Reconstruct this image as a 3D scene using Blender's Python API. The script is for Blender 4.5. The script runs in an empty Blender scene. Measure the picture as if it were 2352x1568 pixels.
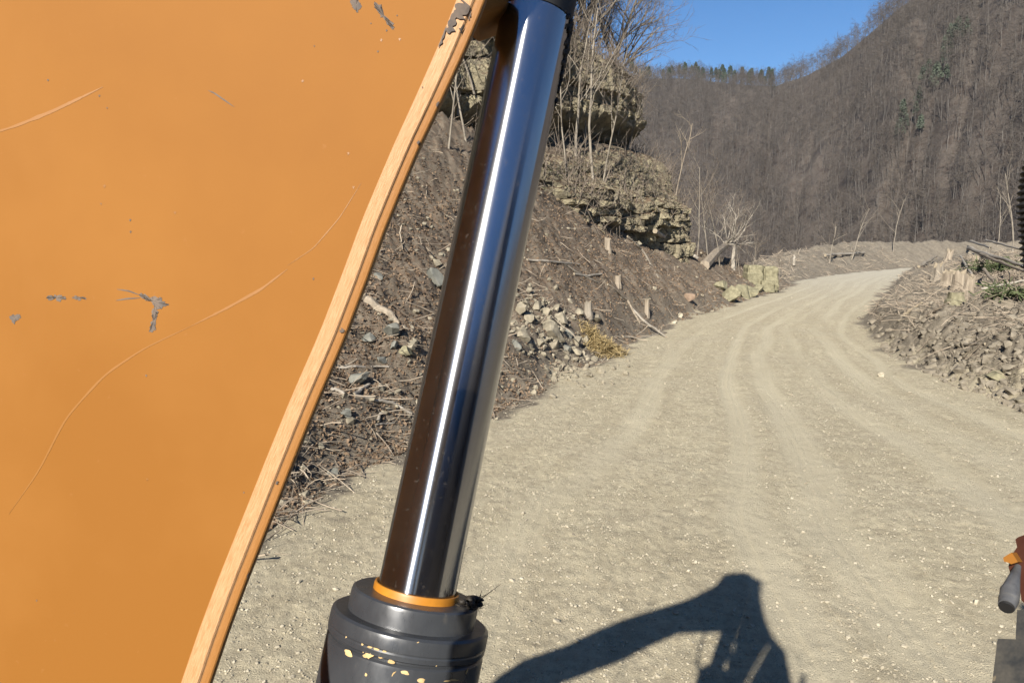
import bpy, math, random
import numpy as np
from mathutils import Vector, Matrix

SC = bpy.context.scene
COL = SC.collection
rad = math.radians

# ------------------------------------------------------------------ camera, sky, sun, exposure
F_PX = 1705.0                       # focal length for a 2352 px wide picture
PITCH = math.atan((784 - 560) / F_PX)
EYE = np.array([0.0, 0.0, 3.0])
cam_d = bpy.data.cameras.new('camera'); cam = bpy.data.objects.new('camera', cam_d); COL.objects.link(cam)
cam.location = EYE; cam.rotation_euler = (math.pi / 2 - PITCH, 0, 0)
cam_d.sensor_width = 36; cam_d.lens = 36 * F_PX / 2352; cam_d.clip_start = 0.02; cam_d.clip_end = 6000
SC.camera = cam

SUN_AZ, SUN_EL = rad(21.5), rad(30.5)      # azimuth: to the left of straight behind the camera
SUN = np.array([-math.sin(SUN_AZ) * math.cos(SUN_EL), -math.cos(SUN_AZ) * math.cos(SUN_EL), math.sin(SUN_EL)])
wd = bpy.data.worlds.new('World'); SC.world = wd; wd.use_nodes = True
wt = wd.node_tree; wt.nodes.clear()
sky = wt.nodes.new('ShaderNodeTexSky'); sky.sky_type = 'NISHITA'; sky.sun_disc = False
sky.sun_elevation = SUN_EL; sky.sun_rotation = math.atan2(SUN[0], SUN[1])
sky.altitude = 300; sky.air_density = 1.0; sky.dust_density = 0.15; sky.ozone_density = 7.0
bg = wt.nodes.new('ShaderNodeBackground'); bg.inputs[1].default_value = 0.052
wo = wt.nodes.new('ShaderNodeOutputWorld')
hs = wt.nodes.new('ShaderNodeHueSaturation'); hs.inputs['Saturation'].default_value = 1.12
wt.links.new(sky.outputs[0], hs.inputs['Color']); wt.links.new(hs.outputs[0], bg.inputs[0]); wt.links.new(bg.outputs[0], wo.inputs[0])
sl = bpy.data.lights.new('sun', 'SUN'); sl.energy = 5.0; sl.angle = rad(0.53); sl.color = (1.0, 0.95, 0.87)
so = bpy.data.objects.new('sun', sl); COL.objects.link(so)
so.rotation_euler = Vector(SUN).to_track_quat('Z', 'Y').to_euler(); so.location = (0, 0, 60)
SC.view_settings.view_transform = 'Standard'; SC.view_settings.look = 'None'
SC.view_settings.exposure = 1.14; SC.view_settings.gamma = 1
SC.render.engine = 'CYCLES'
SC.cycles.max_bounces = 6; SC.cycles.diffuse_bounces = 2; SC.cycles.glossy_bounces = 3
SC.cycles.use_denoising = True

# ------------------------------------------------------------------ pixel <-> world helpers
FW = np.array([0, math.cos(PITCH), -math.sin(PITCH)]); UP = np.array([0, math.sin(PITCH), math.cos(PITCH)]); RT = np.array([1.0, 0, 0])
def ray(px, py): return FW + (px - 1176) / F_PX * RT + (784 - py) / F_PX * UP
def W(px, py, d): return EYE + d * ray(px, py)

# ------------------------------------------------------------------ noise
def _h(ix, iy, iz, seed):
    n = (ix.astype(np.int64) * 374761393 + iy.astype(np.int64) * 668265263 + iz.astype(np.int64) * 2147483647 + seed * 974711) & 0xffffffff
    n = ((n ^ (n >> 13)) * 1274126177) & 0xffffffff
    n = ((n ^ (n >> 16)) * 2246822519) & 0xffffffff
    return ((n ^ (n >> 15)) & 0xffffff) / float(0xffffff)
def vn(x, y, z=None, seed=0):
    x = np.asarray(x, float); y = np.asarray(y, float); z = np.zeros_like(x) if z is None else np.asarray(z, float) + 0 * x
    ix, iy, iz = np.floor(x), np.floor(y), np.floor(z); fx, fy, fz = x - ix, y - iy, z - iz
    fx, fy, fz = [f * f * (3 - 2 * f) for f in (fx, fy, fz)]
    ix, iy, iz = ix.astype(np.int64), iy.astype(np.int64), iz.astype(np.int64)
    r = 0
    for dx in (0, 1):
        for dy in (0, 1):
            for dz in (0, 1):
                w = (fx if dx else 1 - fx) * (fy if dy else 1 - fy) * (fz if dz else 1 - fz)
                r = r + w * _h(ix + dx, iy + dy, iz + dz, seed)
    return r * 2 - 1
def fbm(x, y, z=None, o=4, seed=0, g=0.5):
    a, s, t = 1.0, 0, 0
    for i in range(o):
        k = 2.03 ** i
        s = s + a * vn(np.asarray(x) * k + 17.3 * i, np.asarray(y) * k - 9.1 * i, None if z is None else np.asarray(z) * k, seed + i); t += a; a *= g
    return s / t
def sstep(t): t = np.clip(t, 0, 1); return t * t * (3 - 2 * t)

# ------------------------------------------------------------------ materials
def mat(name, fn):
    m = bpy.data.materials.new(name); m.use_nodes = True
    nt = m.node_tree; nt.nodes.clear()
    out = nt.nodes.new('ShaderNodeOutputMaterial'); b = nt.nodes.new('ShaderNodeBsdfPrincipled')
    nt.links.new(b.outputs[0], out.inputs[0])
    class K: pass
    k = K(); k.nt = nt; k.b = b; k.out = out
    def node(t, **kw):
        n = nt.nodes.new(t)
        for a, v in kw.items(): setattr(n, a, v)
        return n
    def sock(n, i, v):
        if v is None: return
        if isinstance(v, bpy.types.NodeSocket): nt.links.new(v, n.inputs[i])
        else: n.inputs[i].default_value = v
    def noise(scale, vec=None, detail=4, rough=0.55, dist=0.0):
        n = node('ShaderNodeTexNoise'); sock(n, 'Vector', vec if vec is not None else k.pos)
        sock(n, 'Scale', scale); sock(n, 'Detail', detail); sock(n, 'Roughness', rough); sock(n, 'Distortion', dist)
        return n.outputs[0]
    def ramp(f, stops, inter='LINEAR'):
        n = node('ShaderNodeValToRGB'); n.color_ramp.interpolation = inter; e = n.color_ramp.elements
        while len(e) < len(stops): e.new(0.5)
        for i, (p, c) in enumerate(stops):
            e[i].position = p; e[i].color = (c, c, c, 1) if isinstance(c, (int, float)) else (*c, 1)
        sock(n, 0, f); return n.outputs[0]
    def mix(f, a, b2, mode='MIX'):
        n = node('ShaderNodeMix', data_type='RGBA', blend_type=mode)
        sock(n, 0, f)
        for i, v in ((6, a), (7, b2)): sock(n, i, (*v, 1) if isinstance(v, tuple) and len(v) == 3 else v)
        return n.outputs[2]
    def math_(op, a, b2=0.0, clamp=False):
        n = node('ShaderNodeMath', operation=op, use_clamp=clamp); sock(n, 0, a); sock(n, 1, b2); return n.outputs[0]
    def bump(h, strength, dist, normal=None):
        n = node('ShaderNodeBump'); sock(n, 'Height', h); sock(n, 'Strength', strength); sock(n, 'Distance', dist); sock(n, 'Normal', normal)
        return n.outputs[0]
    def attr(nm): return node('ShaderNodeAttribute', attribute_name=nm).outputs['Fac']
    def mapping(vec, scale):
        n = node('ShaderNodeMapping'); sock(n, 'Vector', vec); n.inputs['Scale'].default_value = scale; return n.outputs[0]
    tc = node('ShaderNodeTexCoord'); k.pos = tc.outputs['Object']; k.tc = tc
    k.node, k.sock, k.noise, k.ramp, k.mix, k.math, k.bump, k.attr, k.mapping = node, sock, noise, ramp, mix, math_, bump, attr, mapping
    k.set = lambda i, v: sock(b, i, (*v, 1) if isinstance(v, tuple) and len(v) == 3 else v)
    b.inputs['Roughness'].default_value = 0.9; b.inputs['Specular IOR Level'].default_value = 0.15
    fn(k); return m

def simple(name, c1, c2, scale=6, rough=0.9, bumpd=0.0, stretch=None, spec=0.15):
    def fn(k):
        v = k.pos if stretch is None else k.mapping(k.pos, stretch)
        n = k.noise(scale, v, 5, 0.65)
        k.set('Base Color', k.mix(k.ramp(n, [(0.3, 0.0), (0.7, 1.0)]), c1, c2))
        k.set('Roughness', rough); k.set('Specular IOR Level', spec)
        if bumpd: k.set('Normal', k.bump(n, 0.7, bumpd))
    return mat(name, fn)

def g_ground(k):
    rd, tw = k.attr('road'), k.attr('track')
    sep = k.node('ShaderNodeSeparateXYZ'); k.sock(sep, 0, k.pos)
    cmb = k.node('ShaderNodeCombineXYZ'); k.sock(cmb, 0, k.math('MULTIPLY', tw, 9.0)); k.sock(cmb, 1, k.math('MULTIPLY', sep.outputs[1], 0.10)); k.sock(cmb, 2, 0.0)
    streak = k.noise(2.2, cmb.outputs[0], 6, 0.6)
    blotch = k.noise(0.55, None, 5, 0.6); fine = k.noise(9.0, None, 6, 0.7); grit = k.noise(70.0, None, 4, 0.75); mid = k.noise(2.6, None, 5, 0.65)
    base = k.mix(k.ramp(streak, [(0.35, 0.0), (0.66, 1.0)]), (0.39, 0.335, 0.225), (0.485, 0.425, 0.292))
    base = k.mix(k.ramp(blotch, [(0.42, 0.0), (0.62, 0.85)]), base, (0.43, 0.375, 0.262))
    cpt = k.attr('compact'); loose = k.math('SUBTRACT', 1.0, cpt)
    base = k.mix(k.math('MULTIPLY', k.ramp(fine, [(0.46, 0.0), (0.70, 0.75)]), loose), base, (0.22, 0.185, 0.13))
    base = k.mix(k.math('MULTIPLY', k.ramp(mid, [(0.45, 0.0), (0.66, 0.5)]), loose), base, (0.29, 0.245, 0.165))
    base = k.mix(k.math('MULTIPLY', cpt, 0.42), base, (0.46, 0.41, 0.295))
    base = k.mix(k.ramp(grit, [(0.28, 0.75), (0.42, 0.0)]), base, (0.13, 0.105, 0.07))
    base = k.mix(k.ramp(grit, [(0.60, 0.0), (0.72, 0.8)]), base, (0.54, 0.50, 0.39))
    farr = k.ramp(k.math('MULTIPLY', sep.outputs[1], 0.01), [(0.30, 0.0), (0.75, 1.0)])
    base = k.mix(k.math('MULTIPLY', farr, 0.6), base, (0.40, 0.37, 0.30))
    # bare soil and leaf litter on the banks
    lit = k.mix(k.ramp(mid, [(0.35, 0.0), (0.65, 1.0)]), (0.098, 0.079, 0.057), (0.185, 0.152, 0.112))
    lit = k.mix(k.ramp(fine, [(0.45, 0.0), (0.62, 0.8)]), lit, (0.125, 0.082, 0.054))
    lit = k.mix(k.ramp(grit, [(0.30, 0.8), (0.45, 0.0)]), lit, (0.035, 0.026, 0.018))
    lit = k.mix(k.ramp(grit, [(0.58, 0.0), (0.70, 0.6)]), lit, (0.33, 0.26, 0.18))
    mud = k.mix(k.ramp(mid, [(0.35, 0.0), (0.65, 1.0)]), (0.205, 0.176, 0.132), (0.135, 0.113, 0.084))
    mud = k.mix(k.ramp(grit, [(0.30, 0.8), (0.45, 0.0)]), mud, (0.07, 0.055, 0.04))
    mud = k.mix(k.ramp(fine, [(0.55, 0.0), (0.70, 0.6)]), mud, (0.27, 0.24, 0.185))
    side = k.attr('mudside')
    off = k.mix(k.math('ADD', side, k.math('MULTIPLY', k.math('SUBTRACT', mid, 0.5), 0.5), True), lit, mud)
    m2 = k.math('ADD', rd, k.math('MULTIPLY', k.math('SUBTRACT', fine, 0.5), 0.8))
    k.set('Base Color', k.mix(k.ramp(m2, [(0.35, 0.0), (0.65, 1.0)]), off, base))
    h = k.math('ADD', grit, k.math('MULTIPLY', fine, 0.8))
    k.set('Normal', k.bump(k.math('ADD', h, k.math('MULTIPLY', streak, 0.25)), 0.75, 0.035))
    k.set('Roughness', 0.95)
M_GROUND = mat('road_and_bank_soil', g_ground)

def g_rock(k):
    mp = k.mapping(k.pos, (0.35, 0.35, 2.4))
    bands = k.noise(0.9, mp, 5, 0.65); n1 = k.noise(1.3, None, 6, 0.65); n2 = k.noise(7.0, None, 5, 0.7); n3 = k.noise(35.0, None, 4, 0.7)
    c = k.mix(k.ramp(bands, [(0.36, 0.0), (0.6, 1.0)]), (0.16, 0.137, 0.092), (0.315, 0.272, 0.175))
    c = k.mix(k.ramp(n1, [(0.48, 0.0), (0.64, 0.75)]), c, (0.145, 0.128, 0.098))
    c = k.mix(k.ramp(n2, [(0.34, 0.7), (0.46, 0.0)]), c, (0.065, 0.055, 0.04))
    c = k.mix(k.ramp(n2, [(0.60, 0.0), (0.72, 0.6)]), c, (0.42, 0.36, 0.235))
    # vegetated, soily where the surface faces up; darker grey band along the undercut
    geo = k.node('ShaderNodeNewGeometry'); sp = k.node('ShaderNodeSeparateXYZ'); k.sock(sp, 0, geo.outputs['Normal'])
    upm = k.ramp(k.math('ADD', sp.outputs[2], k.math('MULTIPLY', k.math('SUBTRACT', n1, 0.5), 0.9)), [(0.42, 0.0), (0.60, 1.0)])
    soil = k.mix(k.ramp(n2, [(0.4, 0.0), (0.6, 1.0)]), (0.075, 0.052, 0.034), (0.165, 0.118, 0.075))
    soil = k.mix(k.ramp(n1, [(0.56, 0.0), (0.66, 0.7)]), soil, (0.075, 0.085, 0.035))
    c = k.mix(upm, c, soil)
    c = k.mix(k.attr('undercut_band'), c, k.mix(n2, (0.045, 0.042, 0.040), (0.15, 0.14, 0.125)))
    k.set('Base Color', c)
    k.set('Normal', k.bump(k.math('ADD', n2, k.math('MULTIPLY', n3, 0.4)), 0.9, 0.12)); k.set('Roughness', 0.95)
M_ROCK = mat('layered_sandstone', g_rock)

def g_hill(k):
    a = k.noise(0.02, None, 6, 0.6); b = k.noise(0.25, None, 5, 0.7); d = k.noise(1.2, None, 4, 0.7)
    c = k.mix(k.ramp(a, [(0.4, 0.0), (0.62, 1.0)]), (0.060, 0.049, 0.040), (0.085, 0.070, 0.057))
    c = k.mix(k.ramp(b, [(0.36, 0.8), (0.5, 0.0)]), c, (0.045, 0.032, 0.024))
    c = k.mix(k.ramp(d, [(0.58, 0.0), (0.72, 0.7)]), c, (0.12, 0.104, 0.086))
    k.set('Base Color', c); k.set('Normal', k.bump(b, 0.8, 1.5))
M_HILL = mat('leaf_covered_hillside', g_hill)

M_BARK = simple('grey_brown_bark', (0.13, 0.11, 0.085), (0.27, 0.235, 0.185), 5, bumpd=0.02, stretch=(1, 1, .3))
M_TWIG = simple('bare_twigs', (0.12, 0.095, 0.072), (0.20, 0.165, 0.13), 2)
M_PALE = simple('pale_dead_bark', (0.19, 0.165, 0.13), (0.37, 0.33, 0.27), 6, bumpd=0.01)
M_WOODTR = simple('wood_mass_trunks', (0.050, 0.044, 0.038), (0.15, 0.135, 0.118), 0.16)
M_WOODTW = simple('wood_mass_twigs', (0.060, 0.050, 0.041), (0.096, 0.081, 0.067), 0.03)
M_LOG = simple('weathered_log_wood', (0.13, 0.105, 0.078), (0.33, 0.275, 0.205), 7, bumpd=0.02, stretch=(1, 1, .15))
M_CUT = simple('fresh_cut_wood', (0.17, 0.138, 0.095), (0.29, 0.24, 0.17), 12, bumpd=0.004)
M_STICK = simple('dry_stick_wood', (0.13, 0.10, 0.075), (0.42, 0.35, 0.26), 1.3)
M_LEAF = simple('dead_leaf_litter', (0.075, 0.050, 0.033), (0.22, 0.155, 0.10), 4)
M_STONE = simple('pale_road_gravel', (0.18, 0.155, 0.11), (0.43, 0.385, 0.29), 7)
M_STONEB = simple('grey_tan_rubble_stone', (0.11, 0.096, 0.07), (0.31, 0.27, 0.195), 3.5, bumpd=0.02)
M_BOULD = simple('yellow_sandstone_block', (0.11, 0.10, 0.062), (0.26, 0.235, 0.15), 5, bumpd=0.04)
M_GREYR = simple('smooth_grey_rock', (0.10, 0.10, 0.085), (0.19, 0.185, 0.155), 5, bumpd=0.02)
M_CLOD = simple('dry_mud_clod', (0.10, 0.085, 0.064), (0.235, 0.203, 0.153), 3, bumpd=0.03)
M_STRAW = simple('dry_yellow_straw', (0.22, 0.16, 0.07), (0.42, 0.32, 0.16), 12)
M_PINE = simple('pine_needles', (0.026, 0.042, 0.026), (0.052, 0.074, 0.046), 0.4)
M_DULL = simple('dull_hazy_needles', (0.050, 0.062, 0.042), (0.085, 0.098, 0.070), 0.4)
M_GREEN = simple('cut_evergreen_boughs', (0.04, 0.052, 0.022), (0.095, 0.11, 0.05), 5)

def g_orange(k):
    n = k.noise(4.5, None, 5, 0.6); sp = k.noise(260.0, None, 3, 0.6); dirt = k.noise(5.0, k.mapping(k.pos, (1, 1, .4)), 6, 0.7)
    c = k.mix(k.ramp(n, [(0.35, 0.0), (0.65, 1.0)]), (0.212, 0.086, 0.015), (0.250, 0.108, 0.023))
    c = k.mix(k.ramp(dirt, [(0.56, 0.0), (0.78, 0.28)]), c, (0.27, 0.125, 0.035))
    c = k.mix(k.ramp(sp, [(0.24, 0.5), (0.31, 0.0)]), c, (0.25, 0.11, 0.03))
    k.set('Base Color', c)
    k.set('Roughness', k.ramp(n, [(0.3, 0.62), (0.7, 0.72)])); k.set('Specular IOR Level', 0.12)
    k.set('Normal', k.bump(k.noise(900.0, None, 2, 0.5), 0.05, 0.0002))
M_ORANGE = mat('orange_machine_paint', g_orange)
def g_edge(k):
    v = k.attr('along'); u = k.attr('across')
    cb = k.node('ShaderNodeCombineXYZ'); k.sock(cb, 0, k.math('MULTIPLY', u, 16.0)); k.sock(cb, 1, k.math('MULTIPLY', v, 0.9)); k.sock(cb, 2, 0.0)
    br = k.noise(3.0, cb.outputs[0], 6, 0.7)
    cb2 = k.node('ShaderNodeCombineXYZ'); k.sock(cb2, 0, k.math('MULTIPLY', u, 30.0)); k.sock(cb2, 1, k.math('MULTIPLY', v, 2.2)); k.sock(cb2, 2, 3.0)
    b2 = k.noise(3.0, cb2.outputs[0], 4, 0.7)
    worn_glint = k.ramp(u, [(0.0, 0.0), (0.10, 0.85), (0.50, 1.0), (0.60, 0.25), (1.0, 0.0)])  # worn streaks with the edge's sun highlight painted in as paler colour
    w = k.math('MULTIPLY', worn_glint, k.ramp(br, [(0.30, 0.25), (0.68, 1.0)]))
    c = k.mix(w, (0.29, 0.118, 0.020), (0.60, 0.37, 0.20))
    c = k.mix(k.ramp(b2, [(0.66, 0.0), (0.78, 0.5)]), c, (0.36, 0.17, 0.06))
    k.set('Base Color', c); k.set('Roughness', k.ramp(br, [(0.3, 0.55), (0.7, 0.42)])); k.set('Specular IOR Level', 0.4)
    k.set('Normal', k.bump(b2, 0.28, 0.0012))
M_EDGE = mat('worn_glint_edge', g_edge)
def g_chrome(k):
    k.b.inputs['Metallic'].default_value = 1.0
    n = k.noise(30.0, k.mapping(k.pos, (1, 1, .25)), 5, 0.6); fine = k.noise(900.0, k.mapping(k.pos, (.02, .02, 1)), 2, 0.5)
    k.set('Base Color', (0.37, 0.38, 0.41))
    k.set('Roughness', k.ramp(n, [(0.3, 0.15), (0.7, 0.19)])); k.set('Anisotropic', 0.97); k.b.inputs['Anisotropic Rotation'].default_value = 0.25
    t = k.node('ShaderNodeTangent', direction_type='RADIAL', axis='Z'); k.sock(k.b, 'Tangent', t.outputs[0])
    k.set('Normal', k.bump(fine, 0.03, 0.00002))
    d = k.node('ShaderNodeBsdfDiffuse'); d.inputs[0].default_value = (0.16, 0.14, 0.12, 1)
    sp = k.noise(160.0, None, 4, 0.7); ms = k.node('ShaderNodeMixShader')
    f = k.math('ADD', k.math('MULTIPLY', k.ramp(sp, [(0.60, 0.0), (0.74, 1.0)]), 0.22), k.ramp(k.noise(9.0, k.mapping(k.pos, (1, 1, .3)), 4, 0.6), [(0.35, 0.01), (0.7, 0.07)]))
    k.sock(ms, 0, f); k.nt.links.new(k.b.outputs[0], ms.inputs[1]); k.nt.links.new(d.outputs[0], ms.inputs[2]); g2 = k.node('ShaderNodeBsdfGlossy'); g2.inputs['Color'].default_value = (.50, .51, .54, 1); g2.inputs['Roughness'].default_value = .20; m3 = k.node('ShaderNodeMixShader'); m3.inputs[0].default_value = .045
    k.nt.links.new(ms.outputs[0], m3.inputs[1]); k.nt.links.new(g2.outputs[0], m3.inputs[2]); k.nt.links.new(m3.outputs[0], k.out.inputs[0])
M_CHROME = mat('polished_chrome', g_chrome)
def g_dgrey(k):
    n = k.noise(8.0, None, 6, 0.65); s = k.noise(60.0, k.mapping(k.pos, (1, 1, .5)), 5, 0.7)
    c = k.mix(k.ramp(n, [(0.35, 0.0), (0.7, 1.0)]), (0.028, 0.029, 0.032), (0.043, 0.046, 0.050))
    c = k.mix(k.ramp(s, [(0.62, 0.0), (0.78, 0.5)]), c, (0.10, 0.09, 0.075))
    k.set('Base Color', c); k.set('Roughness', k.ramp(s, [(0.3, 0.24), (0.7, 0.40)])); k.set('Specular IOR Level', 0.5)
M_DGREY = mat('dark_grey_gloss_paint', g_dgrey)
M_CHIP = simple('bare_tan_chip', (0.30, 0.20, 0.085), (0.55, 0.40, 0.20), 90)
M_CHIPG = simple('dark_grey_chip', (0.085, 0.075, 0.07), (0.17, 0.13, 0.10), 140)
M_SCR = simple('light_scuff_line', (0.230, 0.097, 0.018), (0.247, 0.107, 0.023), 40, rough=.5, spec=.35)
M_BLACK = simple('black_rubber', (0.010, 0.010, 0.010), (0.022, 0.021, 0.020), 20, rough=0.55, bumpd=0.002, spec=0.3)
M_GREASE = simple('greasy_dirt', (0.008, 0.007, 0.006), (0.035, 0.028, 0.02), 60, rough=0.6, bumpd=0.003, spec=0.3)
M_WIPER = simple('amber_wiper_seal', (0.30, 0.115, 0.010), (0.42, 0.17, 0.018), 30, rough=0.45, spec=0.4)
M_STEEL = simple('dusty_grey_steel', (0.045, 0.045, 0.047), (0.11, 0.11, 0.11), 90, rough=0.45, spec=0.5)
def g_step(k):
    n = k.noise(30.0, None, 5, 0.7); s = k.noise(75.0, None, 4, 0.6)
    c = k.mix(k.ramp(n, [(0.4, 0.0), (0.65, 0.8)]), (0.022, 0.023, 0.024), (0.085, 0.075, 0.06))
    c = k.mix(k.ramp(s, [(0.62, 0.0), (0.70, 0.9)]), c, (0.30, 0.23, 0.13))
    k.set('Base Color', c); k.set('Roughness', 0.6); k.set('Normal', k.bump(s, 0.4, 0.002))
M_STEP = mat('dirty_black_step', g_step)
M_UNSEEN = simple('dark_unseen_paint', (0.010, 0.012, 0.022), (0.018, 0.021, 0.034), 3, rough=0.4, spec=0.4)

# ------------------------------------------------------------------ mesh helpers
def mesh_obj(name, V, Fc, m, parent=None, smooth=False, attrs=None, mats=None, midx=None):
    """V (n,3); Fc: list of (k, array(n_faces,k))"""
    V = np.asarray(V, np.float32); me = bpy.data.meshes.new(name)
    if isinstance(Fc, np.ndarray): Fc = [Fc]
    groups = [np.asarray(f, np.int32) for f in Fc if len(f)]
    nl = sum(g.size for g in groups); nf = sum(len(g) for g in groups)
    me.vertices.add(len(V)); me.vertices.foreach_set('co', V.ravel())
    me.loops.add(nl); me.polygons.add(nf)
    me.loops.foreach_set('vertex_index', np.concatenate([g.ravel() for g in groups]))
    tot = np.concatenate([np.full(len(g), g.shape[1], np.int32) for g in groups])
    me.polygons.foreach_set('loop_start', np.concatenate([[0], np.cumsum(tot)[:-1]]).astype(np.int32))
    me.polygons.foreach_set('loop_total', tot)
    me.polygons.foreach_set('use_smooth', np.full(nf, bool(smooth)))
    for mm in (mats or [m]): me.materials.append(mm)
    if midx is not None: me.polygons.foreach_set('material_index', np.asarray(midx, np.int32))
    for k_, a in (attrs or {}).items():
        at = me.attributes.new(k_, 'FLOAT', 'POINT'); at.data.foreach_set('value', np.asarray(a, np.float32).ravel())
    me.update(calc_edges=True)
    o = bpy.data.objects.new(name, me); COL.objects.link(o)
    if parent is not None: o.parent = parent
    return o
def tag(o, label=None, cat=None, group=None, kind=None):
    if label: o['label'] = label
    if cat: o['category'] = cat
    if group: o['group'] = group
    if kind: o['kind'] = kind
    return o
def empty(name, loc, label, cat, group=None):
    o = bpy.data.objects.new(name, None); COL.objects.link(o); o.location = Vector(loc); o.empty_display_size = 0.2
    return tag(o, label, cat, group)
def grid_faces(nr, nc, wrap=False):
    c = np.arange(nc if wrap else nc - 1); r = np.arange(nr - 1)
    R, Cc = np.meshgrid(r, c, indexing='ij'); a = R * nc + Cc; b = R * nc + (Cc + 1) % nc
    return np.stack([a, b, b + nc, a + nc], -1).reshape(-1, 4)
class Geo:
    def __init__(s): s.V = []; s.Q = []; s.T = []; s.n = 0; s.qm = []; s.tm = []
    def add(s, V, Q=None, T=None, mi=0):
        if Q is not None and len(Q): s.Q.append(np.asarray(Q) + s.n); s.qm.append(np.full(len(Q), mi))
        if T is not None and len(T): s.T.append(np.asarray(T) + s.n); s.tm.append(np.full(len(T), mi))
        s.V.append(np.asarray(V, float)); s.n += len(V)
    def tube(s, P, R, n=6, mi=0, cap=True):
        P = np.asarray(P, float); k = len(P); R = np.broadcast_to(np.asarray(R, float), (k,))
        d = np.gradient(P, axis=0); d /= np.linalg.norm(d, axis=1)[:, None] + 1e-9
        ref = np.array([0.31, 0.17, 0.93]) if abs(d[0][2]) < 0.85 else np.array([1.0, 0.1, 0.05])
        a = np.cross(d, ref); a /= np.linalg.norm(a, axis=1)[:, None] + 1e-9; b = np.cross(d, a)
        th = np.arange(n) / n * 2 * np.pi
        V = P[:, None] + R[:, None, None] * (np.cos(th)[None, :, None] * a[:, None] + np.sin(th)[None, :, None] * b[:, None])
        Q = grid_faces(k, n, True)
        if cap:
            V = np.concatenate([V.reshape(-1, 3), P[:1], P[-1:]])
            i = np.arange(n); j = (i + 1) % n; base = (k - 1) * n
            T = np.concatenate([np.stack([j, i, np.full(n, k * n)], 1), np.stack([base + i, base + j, np.full(n, k * n + 1)], 1)])
            s.add(V, Q, T, mi)
        else: s.add(V.reshape(-1, 3), Q, None, mi)
    def arrays(s):
        V = np.concatenate(s.V); Q = np.concatenate(s.Q) if s.Q else np.zeros((0, 4), int); T = np.concatenate(s.T) if s.T else np.zeros((0, 3), int)
        return V, Q, T, np.concatenate(s.qm + s.tm) if (s.qm or s.tm) else None
    def build(s, name, m, parent=None, smooth=False, mats=None):
        V, Q, T, mi = s.arrays()
        return mesh_obj(name, V, [Q, T], m, parent, smooth, mats=mats, midx=mi if mats else None)
def tile(var_list, pick, pos, rot, scl):
    """join many transformed copies of small variants (V,Q,T,mi) into arrays; rot: (n,3,3); scl (n,3)"""
    Vs, Qs, Ts, qm, tm = [], [], [], [], []; n = 0
    for vi, (V, Q, T, mi) in enumerate(var_list):
        ids = np.nonzero(pick == vi)[0]
        if not len(ids): continue
        X = np.einsum('nij,nkj->nki', rot[ids], V[None] * scl[ids][:, None, :]) + pos[ids][:, None]
        off = n + np.arange(len(ids)) * len(V)
        if len(Q): Qs.append((Q[None] + off[:, None, None]).reshape(-1, 4)); qm.append(np.tile(mi[:len(Q)], len(ids)))
        if len(T): Ts.append((T[None] + off[:, None, None]).reshape(-1, 3)); tm.append(np.tile(mi[len(Q):], len(ids)))
        Vs.append(X.reshape(-1, 3)); n += X.shape[0] * X.shape[1]
    Q = np.concatenate(Qs) if Qs else np.zeros((0, 4), int); T = np.concatenate(Ts) if Ts else np.zeros((0, 3), int)
    return np.concatenate(Vs), Q, T, np.concatenate(qm + tm)
def eul(ax, ay, az):
    cx, sx, cy, sy, cz, sz = np.cos(ax), np.sin(ax), np.cos(ay), np.sin(ay), np.cos(az), np.sin(az)
    o = np.zeros_like(cx); i = o + 1
    Rx = np.stack([i, o, o, o, cx, -sx, o, sx, cx], -1).reshape(-1, 3, 3); Ry = np.stack([cy, o, sy, o, i, o, -sy, o, cy], -1).reshape(-1, 3, 3)
    Rz = np.stack([cz, -sz, o, sz, cz, o, o, o, i], -1).reshape(-1, 3, 3)
    return Rz @ Ry @ Rx
def ico(sub=0):
    t = (1 + 5 ** .5) / 2
    V = np.array([(-1, t, 0), (1, t, 0), (-1, -t, 0), (1, -t, 0), (0, -1, t), (0, 1, t), (0, -1, -t), (0, 1, -t), (t, 0, -1), (t, 0, 1), (-t, 0, -1), (-t, 0, 1)], float)
    T = np.array([(0, 11, 5), (0, 5, 1), (0, 1, 7), (0, 7, 10), (0, 10, 11), (1, 5, 9), (5, 11, 4), (11, 10, 2), (10, 7, 6), (7, 1, 8), (3, 9, 4), (3, 4, 2), (3, 2, 6), (3, 6, 8), (3, 8, 9), (4, 9, 5), (2, 4, 11), (6, 2, 10), (8, 6, 7), (9, 8, 1)])
    V /= np.linalg.norm(V[0])
    for _ in range(sub):
        vs = list(map(tuple, V)); cache = {}; NT = []
        def mid(a, b):
            key = (min(a, b), max(a, b))
            if key not in cache:
                m = (np.array(vs[a]) + np.array(vs[b])); m /= np.linalg.norm(m); cache[key] = len(vs); vs.append(tuple(m))
            return cache[key]
        for a, b, c in T:
            x, y, z = mid(a, b), mid(b, c), mid(c, a); NT += [(a, x, z), (b, y, x), (c, z, y), (x, y, z)]
        V, T = np.array(vs), np.array(NT)
    return V, T
def stone_var(seed, sub=0, cuts=7, rough=0.12, dd=(.45, .8)):
    """angular stone: sphere clipped by random planes"""
    r = np.random.RandomState(seed); V, T = ico(sub); V = V.copy()
    for _ in range(cuts):
        n = r.normal(size=3); n /= np.linalg.norm(n); d = r.uniform(*dd)
        e = V @ n - d; V -= np.where(e > 0, e, 0)[:, None] * n
    if sub: V *= (1 + rough * fbm(V[:, 0] * 2.2 + seed, V[:, 1] * 2.2, V[:, 2] * 2.2, 3, seed))[:, None]
    else: V += r.uniform(-.1, .1, V.shape)
    return V, np.zeros((0, 4), int), T, np.zeros(len(T), int)

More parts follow.
